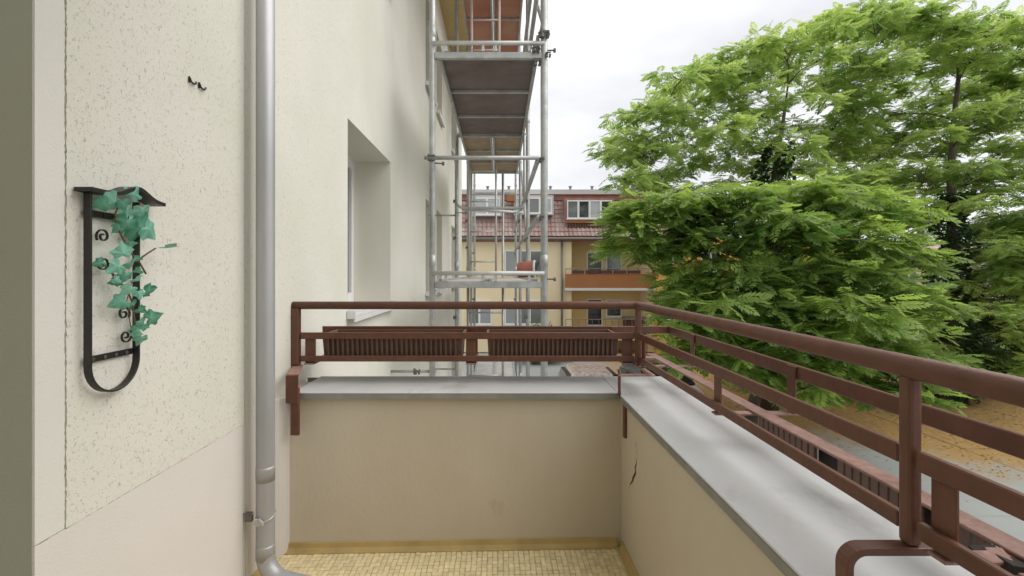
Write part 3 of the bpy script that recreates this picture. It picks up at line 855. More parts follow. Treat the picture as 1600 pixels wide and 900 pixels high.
stem([(160, 412), (172, 424), (184, 432), (205, 434)], .001)
stem([(206, 440), (198, 470), (205, 515)], .001)

# two small hooks in the plaster
for px, py, lab in ((302, 127, 'small dark wall hook, the upper left one of two on the plaster'), (317, 136, 'small dark wall hook, the lower right one of two on the plaster')):
    Y = (WX + .012) * FPX / (px - VPX)
    c = Vector((WX + .012, Y, EYE - (py - VPY) / FPX * Y))
    hk = thing('wall_hook', lab, 'hook', (WX + .008, c.y, c.z), 'hooks on the plaster')
    rr_ = .014
    MB().tube([(WX + .012, c.y - rr_ * math.cos(a), c.z - .8 * rr_ * math.sin(a) + .004) for a in [math.pi * i / 8 for i in range(9)]], .0028, 6).build('hook', 'black_iron', hk, smooth=True)
    box('base_plate', 'rust_dark', hk, WX + .008, WX + .0115, c.y - rr_ - .002, c.y - rr_ + .003, c.z - .009, c.z + .009)

# ------------------------------------------------------------------ scaffold
sc = thing('facade_scaffold', 'grey tube scaffold with plank decks standing along the house wall', 'scaffold', (-.1, 7, GZ))
SXL, SXR = -.58, .39
FY = [3.95, 6.20, 8.45, 10.7]
LV = [-.944, 1.056, 3.04, 5.05]
for i, y in enumerate(FY):
    for x in (SXL, SXR):
        r_ = .026 if x < 0 else (.031 if i == 0 else .027)
        s_ = MB().tube([(x, y, GZ), (x, y, 7.6)], r_, 14).build('standard', 'galvanised', sc, smooth=True)
        MB().tube([(x, y, GZ), (x, y, GZ + .02), (x, y, GZ + .021)], [.08, .08, .03], 10).build('base_plate', 'galvanised', s_)
        for z in LV:
            MB().tube([(x, y, z + .16), (x, y, z + .165), (x, y, z + .26)], [r_, r_ + .004, r_ + .004], 12).build('spigot_collar', 'galvanised', s_, smooth=True)
    for j, z in enumerate(LV):
        box('transom', 'galvanised', sc, SXL + .02, SXR - .02, y - .022, y + .022, z - .028, z + .028, .006)
def deck(x0, x1, y0, y1, z, m, ribs):
    d_ = box('deck_panel', m, sc, x0 + .03, x1 - .03, y0, y1, z + .012, z + .03)
    for x in (x0, x1 - .03):
        box('deck_frame', 'galvanised', d_, x, x + .0295, y0, y1, z - .03, z + .05, .003, 1)
    for q in range(1, ribs):
        yy = y0 + (y1 - y0) * q / ribs
        box('deck_rib', 'galvanised', d_, x0 + .03, x1 - .03, yy - .015, yy + .015, z - .022, z + .0115, .003, 1)
    return d_
deckdef = {(2, 0): ('ply_dark', 1), (2, 1): ('ply_light', 2), (3, 1): ('ply_red', 2), (1, 0): ('ply_grey', 2), (1, 1): ('ply_light', 2), (1, 2): ('ply_grey', 2), (0, 1): ('ply_grey', 2), (0, 2): ('ply_grey', 2), (0, 0): ('ply_grey', 2), (3, 0): ('ply_dark', 1), (3, 2): ('ply_grey', 2)}
for (l, b_), (m, n) in deckdef.items():
    w = (SXR - SXL - .10) / n
    for q in range(n):
        x0 = SXL + .05 + q * w
        mm = m
        if m == 'ply_red' and q == 0: mm = 'ply_red_pale'
        if mm == 'ply_red_pale' and mm not in M: mat('ply_red_pale', (0.60, 0.33, 0.25), 0.75, col2=(0.45, 0.18, 0.12), vscale=1.6, bump=0.1, bscale=40)
        deck(x0 + .003, x0 + w - .003, FY[b_] + .025, FY[b_ + 1] - .025, LV[l], mm, 3)
def stube(name, p0, p1, r_=.024, m='galvanised', n=10):
    return MB().tube([p0, p1], r_, n).build(name, m, sc, smooth=True)
# deck retainer tubes in front of each level, with claws
for l in (1, 2):
    z = LV[l] + .10
    t_ = stube('retainer_tube', (SXL, 3.925, z), (SXR, 3.925, z), .019, 'galv_light')
    for x in (SXL + .12, -.14, -.03, SXR - .13):
        box('claw', 'galv_light', t_, x - .012, x + .012, 3.922, 3.948, LV[l] + .03, z - .012, .003, 1)
# end guard rail with couplers
e_ = stube('guard_rail', (SXL - .06, 3.90, EYE + .995), (SXR - .045, 3.90, EYE + .995), .018)
def coupler(p, s=1.0, par_=None):
    q = MB()
    q.tube([p + Vector((-.035 * s, 0, .02)), p + Vector((-.03 * s, -.02, 0)), p + Vector((-.035 * s, 0, -.02))], .016 * s, 8)
    q.tube([p + Vector((-.02 * s, -.03, -.03 * s)), p + Vector((-.02 * s, -.03, .03 * s))], .021 * s, 8)
    q.tube([p + Vector((.028 * s, -.01, .02 * s)), p + Vector((.03 * s, -.03, 0)), p + Vector((.02 * s, -.01, -.028 * s))], .014 * s, 7)
    q.tube([p + Vector((-.04 * s, -.045, .01)), p + Vector((.035 * s, -.045, .012))], .010 * s, 6)
    o_ = q.build('coupler', 'coupler_steel', par_ or sc, smooth=False)
    return o_
def bolt(p, q_, r_=.007):
    m_ = MB().tube([p, q_], r_, 8)
    dv = (Vector(q_) - Vector(p)).normalized()
    m_.tube([Vector(q_) - dv * .004, Vector(q_) + dv * .014], r_ * 2.8, 6)
    return m_.build('wedge_bolt', 'coupler_steel', sc)
coupler(Vector((SXL, 3.93, EYE + 1.0)), .8)
coupler(Vector((SXR, 3.93, EYE + 2.06)), 1.1)
coupler(Vector((SXR - .07, 3.93, EYE + 1.93)), .8)
coupler(Vector((SXR + .03, 3.93, EYE + 1.88)), .6)
coupler(Vector((SXR - .06, 3.97, EYE + 1.83)), .8)
for z in (EYE + 1.935, EYE - .045):
    bolt((SXR + .02, 3.94, z), (SXR + .085, 3.94, z))
bolt((SXL + .02, 3.94, EYE + .96), (SXL + .09, 3.94, EYE + .955), .006)
bolt((SXL + .01, 6.1, EYE + .82), (SXL + .13, 6.1, EYE + .82), .006)
for i_, y in enumerate(FY):
    for x in (SXL, SXR):
        for z in (LV[1] + .58, LV[1] + 1.08, LV[2] + .58, LV[2] + 1.08, LV[1] - .5):
            if i_ == 0 and x < 0: continue
            coupler(Vector((x - .02, y + .0, z)), .55)
# wall ties
for y, z in ((3.97, EYE - .85), (6.22, EYE + .8), (6.22, EYE - 1.3), (8.5, EYE - .2)):
    w_ = stube('wall_tie', (WX - .02, y, z), (SXL + .03, y, z), .012)
coupler(Vector((SXL - .13, 3.95, EYE - .845)), .7)
# side guard rails on the street side, two heights per lift
for l in (1, 2, 3):
    for b_ in range(3):
        for h in (.48, .98):
            stube('guard_rail', (SXR - .055, FY[b_] - .03, LV[l] + .1 + h), (SXR - .055, FY[b_ + 1] + .03, LV[l] + .1 + h), .022)
# end frame beyond: round-cornered guard frame, ladder, further uprights
def uframe(y, x0, x1, z0, z1, r_=.02):
    c_ = .10
    P_ = [(x0, y, z1), (x0, y, z0 + c_)] + [(x0 + c_ - c_ * math.cos(a), y, z0 + c_ - c_ * math.sin(a)) for a in [math.pi / 2 * i / 6 for i in range(1, 6)]]
    P_ += [(x0 + c_, y, z0), (x1 - c_, y, z0)] + [(x1 - c_ + c_ * math.sin(a), y, z0 + c_ - c_ * math.cos(a)) for a in [math.pi / 2 * i / 6 for i in range(1, 6)]] + [(x1, y, z0 + c_), (x1, y, z1)]
    return MB().tube(P_, r_, 10).build('guard_frame', 'galvanised', sc, smooth=True)
uframe(6.12, SXL + .01, SXR - .05, EYE + .885, EYE + 1.86)
stube('guard_rail', (SXL + .03, 6.9, EYE + .98), (SXR - .03, 6.9, EYE + .93), .020, 'galv_light')
lad = MB()
def ladder(x0, x1, y, z0, z1, n, m):
    p_ = stube('ladder_rail', (x0, y, z0), (x0, y, z1), .017, m)
    stube('ladder_rail', (x1, y, z0), (x1, y, z1), .017, m)
    for q in range(n):
        z = z0 + (z1 - z0) * (q + .5) / n
        stube('ladder_rung', (x0, y, z), (x1, y, z), .013, m, 8)
ladder(-.475, -.05, 7.2, LV[1] + .05, LV[2] - .03, 4, 'galv_light')
ladder(-.475, .06, 7.0, LV[0] + .05, LV[1] - .02, 2, 'galvanised')
mat('pale_pink_tube', (0.70, 0.58, 0.54), 0.5, metal=.2, var=.15, vscale=12)
ladder(-.36, .0, 5.95, LV[2] + .05, LV[3] + .8, 7, 'pale_pink_tube')
stube('standard_tube', (.07, 8.5, GZ), (.07, 8.5, LV[2]), .024)
stube('standard_tube', (-.51, 8.3, GZ), (-.51, 8.3, 7.0), .022)
stube('diagonal_brace', (SXR + .03, 3.99, LV[2] + .2), (SXR + .03, 6.2, LV[3] + .1), .023)
stube('diagonal_brace', (SXR + .03, 6.2, LV[1]), (SXR + .03, 8.4, LV[2]), .022)
for z in (LV[1] + .09, LV[2] + .09):
    box('toe_board', 'ply_light', sc, SXR - .062, SXR - .035, 4.0, 6.15, z - .02, z + .12) if z > 2 else None

bu = thing('red_bucket', 'dirty red plastic bucket lying on its side on the scaffold deck', 'bucket', (.30, 4.9, LV[1] + .05))
bx, by, bz = .19, 4.6, LV[1] + .05 + .085
ax = Vector((1, -.25, .05)).normalized()
p0 = Vector((bx, by, bz)); 
b1 = MB().tube([p0, p0 + ax * .004, p0 + ax * .17], [.06, .078, .086], 20, cap=True).build('bucket_body', 'bucket_red', bu, smooth=False)
MB().tube([p0 + ax * .165, p0 + ax * .178, p0 + ax * .185], [.089, .090, .076], 20, cap=False).build('rim', 'galv_light', b1)
MB().tube([p0 + ax * .186, p0 + ax * .188], [.077, .070], 20).build('dark_opening', 'rust_dark', b1)
MB().tube([p0 + ax * .178 + Vector((0, -.08 * math.cos(a), .08 * math.sin(a))) + ax * .04 * math.sin(a) for a in [math.pi * i / 10 for i in range(11)]], .004, 6).build('handle', 'black_iron', b1)

# ------------------------------------------------------------------ yellow building across the yard
FB = 25.0
bld = thing('yellow_apartment_building', 'yellow apartment building with red tiled mansard roof behind the scaffold', 'building', (4, FB, GZ))
def bx_(name, m, px0, px1, py0, py1, Y, depth, parent=None, proud=0.0, bevel=0.0):
    """a block whose front face lies Y - proud ahead and spans the given photograph rectangle"""
    a, b_ = at(px0, py1, Y), at(px1, py0, Y)
    return box(name, m, parent or bld, a.x, b_.x, Y - proud, Y - proud + depth, a.z, b_.z, bevel, 1)
base_py = VPY + (EYE - GZ) / FB * FPX
w1 = bx_('wall', 'yellow_pale', 640, 884, 374, base_py, FB, .4)
bx_('wall', 'yellow_pale', 884.2, 893, 374, base_py, FB, 1.6)
bx_('loggia_back_wall', 'yellow_render', 893.2, 1012, 374, base_py, FB + 1.3, .3)
bx_('wall', 'yellow_pale', 1012.2, 1027, 374, base_py, FB, 1.6)
wg = bx_('wing_wall', 'yellow_bright', 1027.2, 1330, 372, base_py + 5, FB - .6, 4.0)
bx_('loggia_ceiling', 'yellow_render', 893.2, 1012, 368, 374, FB, 1.6)
def fwin(px0, px1, py0, py1, Y, panes, parent=None, glass='pane_grey'):
    a, b_ = at(px0, py1, Y), at(px1, py0, Y)
    w_ = box('window', 'white_frame', parent or bld, a.x, b_.x, Y - .02, Y + .02, a.z, b_.z)
    n = len(panes); ww = (b_.x - a.x) / n
    fr_ = MB()
    t_ = .055
    for i in range(n + 1):
        x = a.x + ww * i
        fr_.box(max(a.x, x - t_), min(b_.x, x + t_), Y - .06, Y - .021, a.z, b_.z)
    for i in range(n):
        x0, x1 = max(a.x, a.x + ww * i - t_) + (t_ * 2 if i else t_), a.x + ww * (i + 1) - t_
        fr_.box(x0, x1, Y - .06, Y - .021, a.z, a.z + .07).box(x0, x1, Y - .06, Y - .021, b_.z - .07, b_.z)
    fr_.build('frame', 'white_frame', w_)
    for i, gname in enumerate(panes):
        box('pane', gname, w_, a.x + ww * i + t_, a.x + ww * (i + 1) - t_, Y - .035, Y - .0215, a.z + .07, b_.z - .07)
    box('sill', 'white_sill', w_, a.x - .05, b_.x + .05, Y - .12, Y - .0205, a.z - .05, a.z - .002)
    return w_
for dy in (0, 78):
    fwin(789, 847, 391 + dy, 429 + dy, FB - .004, ('roller_grey', 'pane_grey', 'pane_grey'))
    fwin(730, 768, 391 + dy, 429 + dy, FB - .004, ('pane_grey', 'roller_grey')) if dy else None
# loggia doors and windows
YL = FB + 1.3 - .004
fwin(917, 941, 394, 433, YL, ('pane_grey',)); fwin(947, 971, 394, 425, YL, ('pane_grey',))
fwin(917, 941, 467, 509, YL, ('pane_black',)); fwin(947, 971, 468, 495, YL, ('pane_dark',))
fwin(1029, 1052, 396, 420, FB - .604, ('pane_dark', 'pane_dark')); fwin(1029, 1052, 470, 500, FB - .604, ('pane_dark', 'pane_dark'))
for q in range(4):
    fwin(1095 + q * 60, 1125 + q * 60, 394, 424, FB - .604, ('pane_dark', 'pane_dark')); fwin(1095 + q * 60, 1125 + q * 60, 470, 500, FB - .604, ('pane_grey', 'pane_dark'))
bx_('awning', 'orange_render', 1027, 1052, 383, 390, FB - .7, .1, proud=.3)
# balconies
YB = FB - .35
bal = bx_('balcony', 'orange_render', 883.5, 1030, 428, 450, YB, .12, bevel=.01)
a, b_ = at(883, 454, YB), at(1031, 450, YB)
box('slab', 'white_sill', bal, a.x, b_.x, YB - .06, FB + 1.25, a.z, b_.z - .002)
def brail(parent, py0, py1, Y, px0, px1, n):
    a_, c_ = at(px0, py0, Y), at(px1, py1, Y)
    MB().tube([(a_.x, Y, a_.z), (c_.x, Y, a_.z)], .022, 6).build('rail', 'gutter_zinc', parent)
    for i in range(n + 1):
        x = a_.x + (c_.x - a_.x) * i / n
        MB().tube([(x, Y, c_.z), (x, Y, a_.z)], .016, 5).build('baluster', 'gutter_zinc', parent)
brail(bal, 420, 428, YB + .05, 884, 1029, 9)
for i in range(5):
    x0 = 894 + i * 22
    fb = bx_('flower_trough', 'slat_dark', x0, x0 + 19, 422.5, 427.5, YB - .03, .2, bal)
bal2 = bx_('balcony', 'yellow_render', 883.5, 1030, 528, 532, YB, 1.6)
brail(bal2, 499, 528, YB + .05, 884, 1029, 14)
stor = thing('balcony_storage_box', 'dark storage box standing on the lower balcony of the yellow building', 'box', at(990, 528, FB + .2))
bx_('box_body', 'slat_dark', 978, 1008, 500, 527.5, FB + .1, .6, stor)
bx_('box_lid', 'gutter_zinc', 977, 1009, 496, 499.8, FB + .06, .7, stor)
# gutter, drainpipe
g_a, g_b = at(640, 376, FB - .3), at(1028, 371, FB - .3)
gut = MB().tube([(g_a.x, FB - .3, g_b.z - .06), (g_b.x, FB - .3, g_b.z - .06)], .075, 10).build('gutter', 'gutter_zinc', bld, smooth=True)
box('soffit', 'white_sill', bld, g_a.x, g_b.x, FB - .24, FB + .3, g_b.z - .10, g_b.z - .04)
p = at(878, 376, FB - .09)
MB().tube([(p.x, FB - .09, GZ), (p.x, FB - .09, p.z)], .06, 8).build('drainpipe', 'gutter_zinc', bld, smooth=True)
# mansard roof: sloping plane carrying rows of tiles
zE, zT = at(0, 370, FB).z, at(0, 312, FB).z + .05
YE, YT = FB - .28, FB + .95
xL, xR = at(640, 0, FB).x, at(1040, 0, FB).x
roof = MB().add([(xL, YE, zE), (xR, YE, zE), (xR, YT, zT), (xL, YT, zT), (xL, YT + 8, zT), (xR, YT + 8, zT), (xL, YE + .3, zE - .3), (xR, YE + .3, zE - .3)],
                [(0, 1, 2, 3), (3, 2, 5, 4), (0, 6, 7, 1)]).build('roof', 'roof_red', bld)
tiles = MB()
nr, tw = 8, .235
nc = int((xR - xL) / tw)
sl = Vector((0, YT - YE, zT - zE)); sln = sl.normalized(); nrm = Vector((0, -sln.z, sln.y))
for r_ in range(nr):
    for c_ in range(nc):
        x = xL + c_ * tw
        b0 = Vector((x, YE, zE)) + sl * (r_ / nr) + nrm * (.045 + random.uniform(0, .008)); b1_ = Vector((x, YE, zE)) + sl * min(1, (r_ + 1.12) / nr) + nrm * .012
        xs = [0, .06, .13, .19, tw - .006]; hs_ = [.0, .035, .02, .0, .012]
        vs = []
        for bb in (b0, b1_):
            for xx, hh in zip(xs, hs_): vs.append(bb + Vector((xx, 0, 0)) + nrm * hh)
        for xx, hh in zip(xs, hs_): vs.append(b0 + Vector((xx, 0, 0)) + nrm * (hh - .035))
        fs = [(i, i + 1, i + 6, i + 5) for i in range(4)] + [(i, 10 + i, 11 + i, i + 1) for i in range(4)]
        tiles.add(vs, fs)
struct(tiles.build('roof_tiles', 'roof_tile', roof, fix=False), 'stuff')
bx_('roof_fascia', 'roof_red', 640, 1010, 303.5, 313, FB + .9, .3)
bx_('flat_roof_edge', 'roof_flat', 636, 1014, 296, 303.3, FB + .75, 8)
for px in (762, 795, 860, 891, 925, 975):
    q = at(px, 296, FB + 2.5)
    MB().tube([(q.x, FB + 2.5, q.z - .05), (q.x, FB + 2.5, q.z + .13), (q.x, FB + 2.5, q.z + .14), (q.x, FB + 2.5, q.z + .19)], [.07, .07, .11, .11], 8).build('roof_vent', 'gutter_zinc', bld)
# dormers
def dormer(px0, px1, py0, py1, panes):
    d_ = bx_('dormer', 'roof_flat', px0 - 3, px1 + 3, py0 - 4, py1 + 2, FB + .05, 1.6)
    fwin(px0, px1, py0, py1, FB + .045, panes, d_)
mat('dormer_white', (.52, .54, .57), .2, var=.2, vscale=1.5)
dormer(741, 781, 309, 336, ('dormer_white', 'dormer_white')); dormer(806, 862, 309, 334, ('dormer_white', 'pane_grey', 'dormer_white'))
lg = bx_('roof_loggia', 'roof_red', 882, 960, 309, 369, FB - .02, 1.5)
fwin(886, 956, 313, 342, FB - .026, ('pane_grey', 'pane_dark', 'dormer_white', 'pane_dark'), lg)
bx_('loggia_cap', 'orange_render', 885, 957, 342.5, 348, FB - .1, .2, lg)
for i in range(17):
    bx_('balustrade_slat', 'slat_dark', 887 + i * 4.1, 890.3 + i * 4.1, 348.4, 366, FB - .06, .03, lg)
for i in range(3):
    q = at(898 + i * 24, 345, FB - .16)
bx_('chimney', 'orange_render', 792, 805, 302, 314, FB - .2, .5)

# cream house seen in gaps between the trees
ch = thing('cream_house', 'cream house glimpsed through the gaps between the trees', 'house', at(1480, 520, 27))
bx_('wall', 'cream_render', 1335, 1720, 398, 560, 27, 5, ch)
for q in range(5):
    fwin(1405 + q * 62, 1432 + q * 62, 412, 446, 26.99, ('pane_dark', 'pane_grey'), ch)
a, b_ = at(1330, 398, 26.7), at(1725, 398, 26.7)
MB().prism([(26.6, a.z), (29.5, a.z + .8), (32.3, a.z)], 'x', a.x, b_.x).build('roof', 'roof_tile', ch)

# ------------------------------------------------------------------ parked cars below
def car(x, y, label, paint):
    c_ = thing('parked_car', label, 'car', (x, y, GZ), 'cars parked in the yard')
    def loft(secs, name, m, parent, **kw):
        vs = []; n = len(secs[0]); fs = []
        for s_ in secs: vs += s_
        for i in range(len(secs) - 1):
            fs += [(i * n + j, i * n + (j + 1) % n, (i + 1) * n + (j + 1) % n, (i + 1) * n + j) for j in range(n)]
        fs += [tuple(reversed(range(n))), tuple((len(secs) - 1) * n + j for j in range(n))]
        return MB().add(vs, fs).build(name, m, parent, **kw)
    def ring(yy, hw, z0, z1, tp):
        return [(x - hw, y + yy, GZ + z0), (x + hw, y + yy, GZ + z0), (x + hw, y + yy, GZ + (z0 + z1) / 2), (x + hw - tp, y + yy, GZ + z1), (x - hw + tp, y + yy, GZ + z1), (x - hw, y + yy, GZ + (z0 + z1) / 2)]
    body = loft([ring(-2.05, .70, .35, .65, .05), ring(-1.9, .82, .22, .80, .06), ring(-.9, .86, .18, .92, .07), ring(.9, .86, .18, .93, .07), ring(1.9, .82, .22, .86, .06), ring(2.05, .72, .35, .75, .05)], 'body', paint, c_, bevel=.05, seg=3)
    loft([ring(-1.15, .76, .90, .93, .02), ring(-.45, .74, .90, 1.42, .20), ring(.75, .74, .90, 1.44, .20), ring(1.75, .74, .90, .95, .02)], 'cabin', paint, body, bevel=.04, seg=3)
    for s in (-1, 1):
        xs = x + s * .655
        loft([[(xs - .10, y + v, GZ + w) for v, w in ((-.85, .98), (1.3, .98), (.80, 1.34), (-.35, 1.34))], [(xs + .10 * 1, y + v, GZ + w) for v, w in ((-.85, .98), (1.3, .98), (.80, 1.34), (-.35, 1.34))]], 'side_window', 'pane_black', body)
        for yy in (-1.28, 1.28):
            wv = x + s * .78
            wh = MB().tube([(wv - .1, y + yy, GZ + .31), (wv + .1, y + yy, GZ + .31)], .31, 18).build('wheel', 'tyre_rubber', c_)
            MB().tube([(wv - .105, y + yy, GZ + .31), (wv + .105, y + yy, GZ + .31)], .2, 14).build('rim', 'galv_light', wh)
        box('headlight', 'white_frame', body, x + s * .55 - .13, x + s * .55 + .13, y - 2.06, y - 1.9, GZ + .58, GZ + .70, .02)
    MB().add([(x - .62, y - 1.12, GZ + .96), (x + .62, y - 1.12, GZ + .96), (x + .52, y - .50, GZ + 1.38), (x - .52, y - .50, GZ + 1.38), (x - .62, y - 1.10, GZ + .95), (x + .62, y - 1.10, GZ + .95), (x + .52, y - .48, GZ + 1.37), (x - .52, y - .48, GZ + 1.37)],
             [(0, 1, 2, 3), (7, 6, 5, 4), (0, 4, 5, 1), (2, 6, 7, 3), (1, 5, 6, 2), (0, 3, 7, 4)]).build('windscreen', 'pane_black', body)
car(2.72, 13.7, 'white parked car littered with blossom, seen under the railing', 'car_white')
car(5.3, 15.2, 'dark parked car beside the white one, seen under the railing corner', 'car_dark')

# ------------------------------------------------------------------ trees
def leaf_template(npairs, llen, lwid, droop, seed):
    """one feathered leaf: stalk along +x of length 1, leaflets in pairs, unit scale"""
    rg = np.random.default_rng(seed)
    V, F = [], []
    def curve(t): return np.array([t * (1 - .10 * droop * t), 0.0, .10 * t - droop * t * t])
    def leaflet(base, dirv, L_, W_):
        dirv = dirv / np.linalg.norm(dirv)
        side = np.cross(dirv, (0, 0, 1.0)); side /= (np.linalg.norm(side) + 1e-9)
        n_ = np.cross(side, dirv)
        o_ = len(V)
        V.extend([base, base + dirv * L_ * .42 + side * W_ - n_ * W_ * .35, base + dirv * L_ - n_ * L_ * .12, base + dirv * L_ * .42 - side * W_ - n_ * W_ * .35])
        F.append((o_, o_ + 1, o_ + 2, o_ + 3))
    for i in range(npairs):
        t = .16 + .80 * i / (npairs - 1)
        s_ = (.75 + .5 * math.sin(math.pi * (i + .6) / npairs))
        for sgn in (-1, 1):
            a_ = math.radians(62 - 22 * t + rg.uniform(-8, 8))
            dv = np.array([math.cos(a_), sgn * math.sin(a_), -.12 - .35 * droop * t + rg.uniform(-.12, .12)])
            leaflet(curve(t), dv, llen * s_ * rg.uniform(.9, 1.1), lwid * s_)
    leaflet(curve(1.0), np.array([1, 0, -.5 * droop]), llen, lwid)
    # stalk as a thin sliver
    o_ = len(V)
    c0, c1_, c2_ = curve(0), curve(.5), curve(1)
    V.extend([c0 + (0, .006, 0), c0 - (0, .006, 0), c1_ - (0, .004, 0), c1_ + (0, .004, 0), c2_])
    F.append((o_, o_ + 1, o_ + 2, o_ + 3)); 
    return np.array(V), np.array(F)

def scatter(name, mname, parent, templates, pos, rot, scale, tint, kind='stuff'):
    """place template leaves: pos (n,3), rot (n,3,3), scale (n,), tint (n,) into one mesh"""
    Vs, Fs, Ts = [], [], []
    off = 0
    which = RNG.integers(0, len(templates), len(pos))
    for k_, (tv_, tf_) in enumerate(templates):
        idx = np.where(which == k_)[0]
        if len(idx) == 0: continue
        v = np.einsum('nij,kj->nki', rot[idx], tv_) * scale[idx][:, None, None] + pos[idx][:, None, :]
        nv = len(tv_)
        f = tf_[None] + (np.arange(len(idx)) * nv)[:, None, None] + off
        Vs.append(v.reshape(-1, 3)); Fs.append(f.reshape(-1, 4)); Ts.append(np.repeat(tint[idx], nv)); off += nv * len(idx)
    V = np.concatenate(Vs); F = np.concatenate(Fs); T = np.concatenate(Ts)
    T = np.clip(T + RNG.normal(0, .05, len(T)), 0, 1)
    c = (V.min(0) + V.max(0)) / 2
    me = bpy.data.meshes.new(name)
    me.vertices.add(len(V)); me.vertices.foreach_set('co', (V - c).astype(np.float32).ravel())
    me.loops.add(len(F) * 4); me.loops.foreach_set('vertex_index', F.astype(np.int32).ravel())
    me.polygons.add(len(F)); me.polygons.foreach_set('loop_start', np.arange(0, len(F) * 4, 4, dtype=np.int32))
    try: me.polygons.foreach_set('loop_total', np.full(len(F), 4, dtype=np.int32))
    except Exception: pass
    a_ = me.attributes.new('tint', 'FLOAT', 'POINT'); a_.data.foreach_set('value', T.astype(np.float32))
    me.update(calc_edges=True); me.validate()
    o_ = link(name, me, mname, parent, Vector(c))
    if kind: o_['kind'] = kind
    return o_

def frames(dirs, roll):
    """rotation matrices whose x axis follows dirs and whose z axis stays as upright as can be, rolled about x"""
    x = dirs / np.linalg.norm(dirs, axis=1)[:, None]
    up = np.tile((0, 0, 1.0), (len(x), 1))
    y = np.cross(up, x); y /= (np.linalg.norm(y, axis=1)[:, None] + 1e-9)
    z = np.cross(x, y)
    c_, s_ = np.cos(roll)[:, None], np.sin(roll)[:, None]
    y2, z2 = y * c_ + z * s_, z * c_ - y * s_
    return np.stack([x, y2, z2], axis=2)

FEATHER = [leaf_template(7, .26, .062, dr, i) for i, dr in enumerate((.18, .32, .46, .26))]
FINE = [leaf_template(6, .29, .070, dr, 20 + i) for i, dr in enumerate((.15, .3, .42))]

def bezier(p0, p1, p2, n):
    return [p0 * ((1 - t) ** 2) + p1 * (2 * t * (1 - t)) + p2 * t * t for t in [i / n for i in range(n + 1)]]

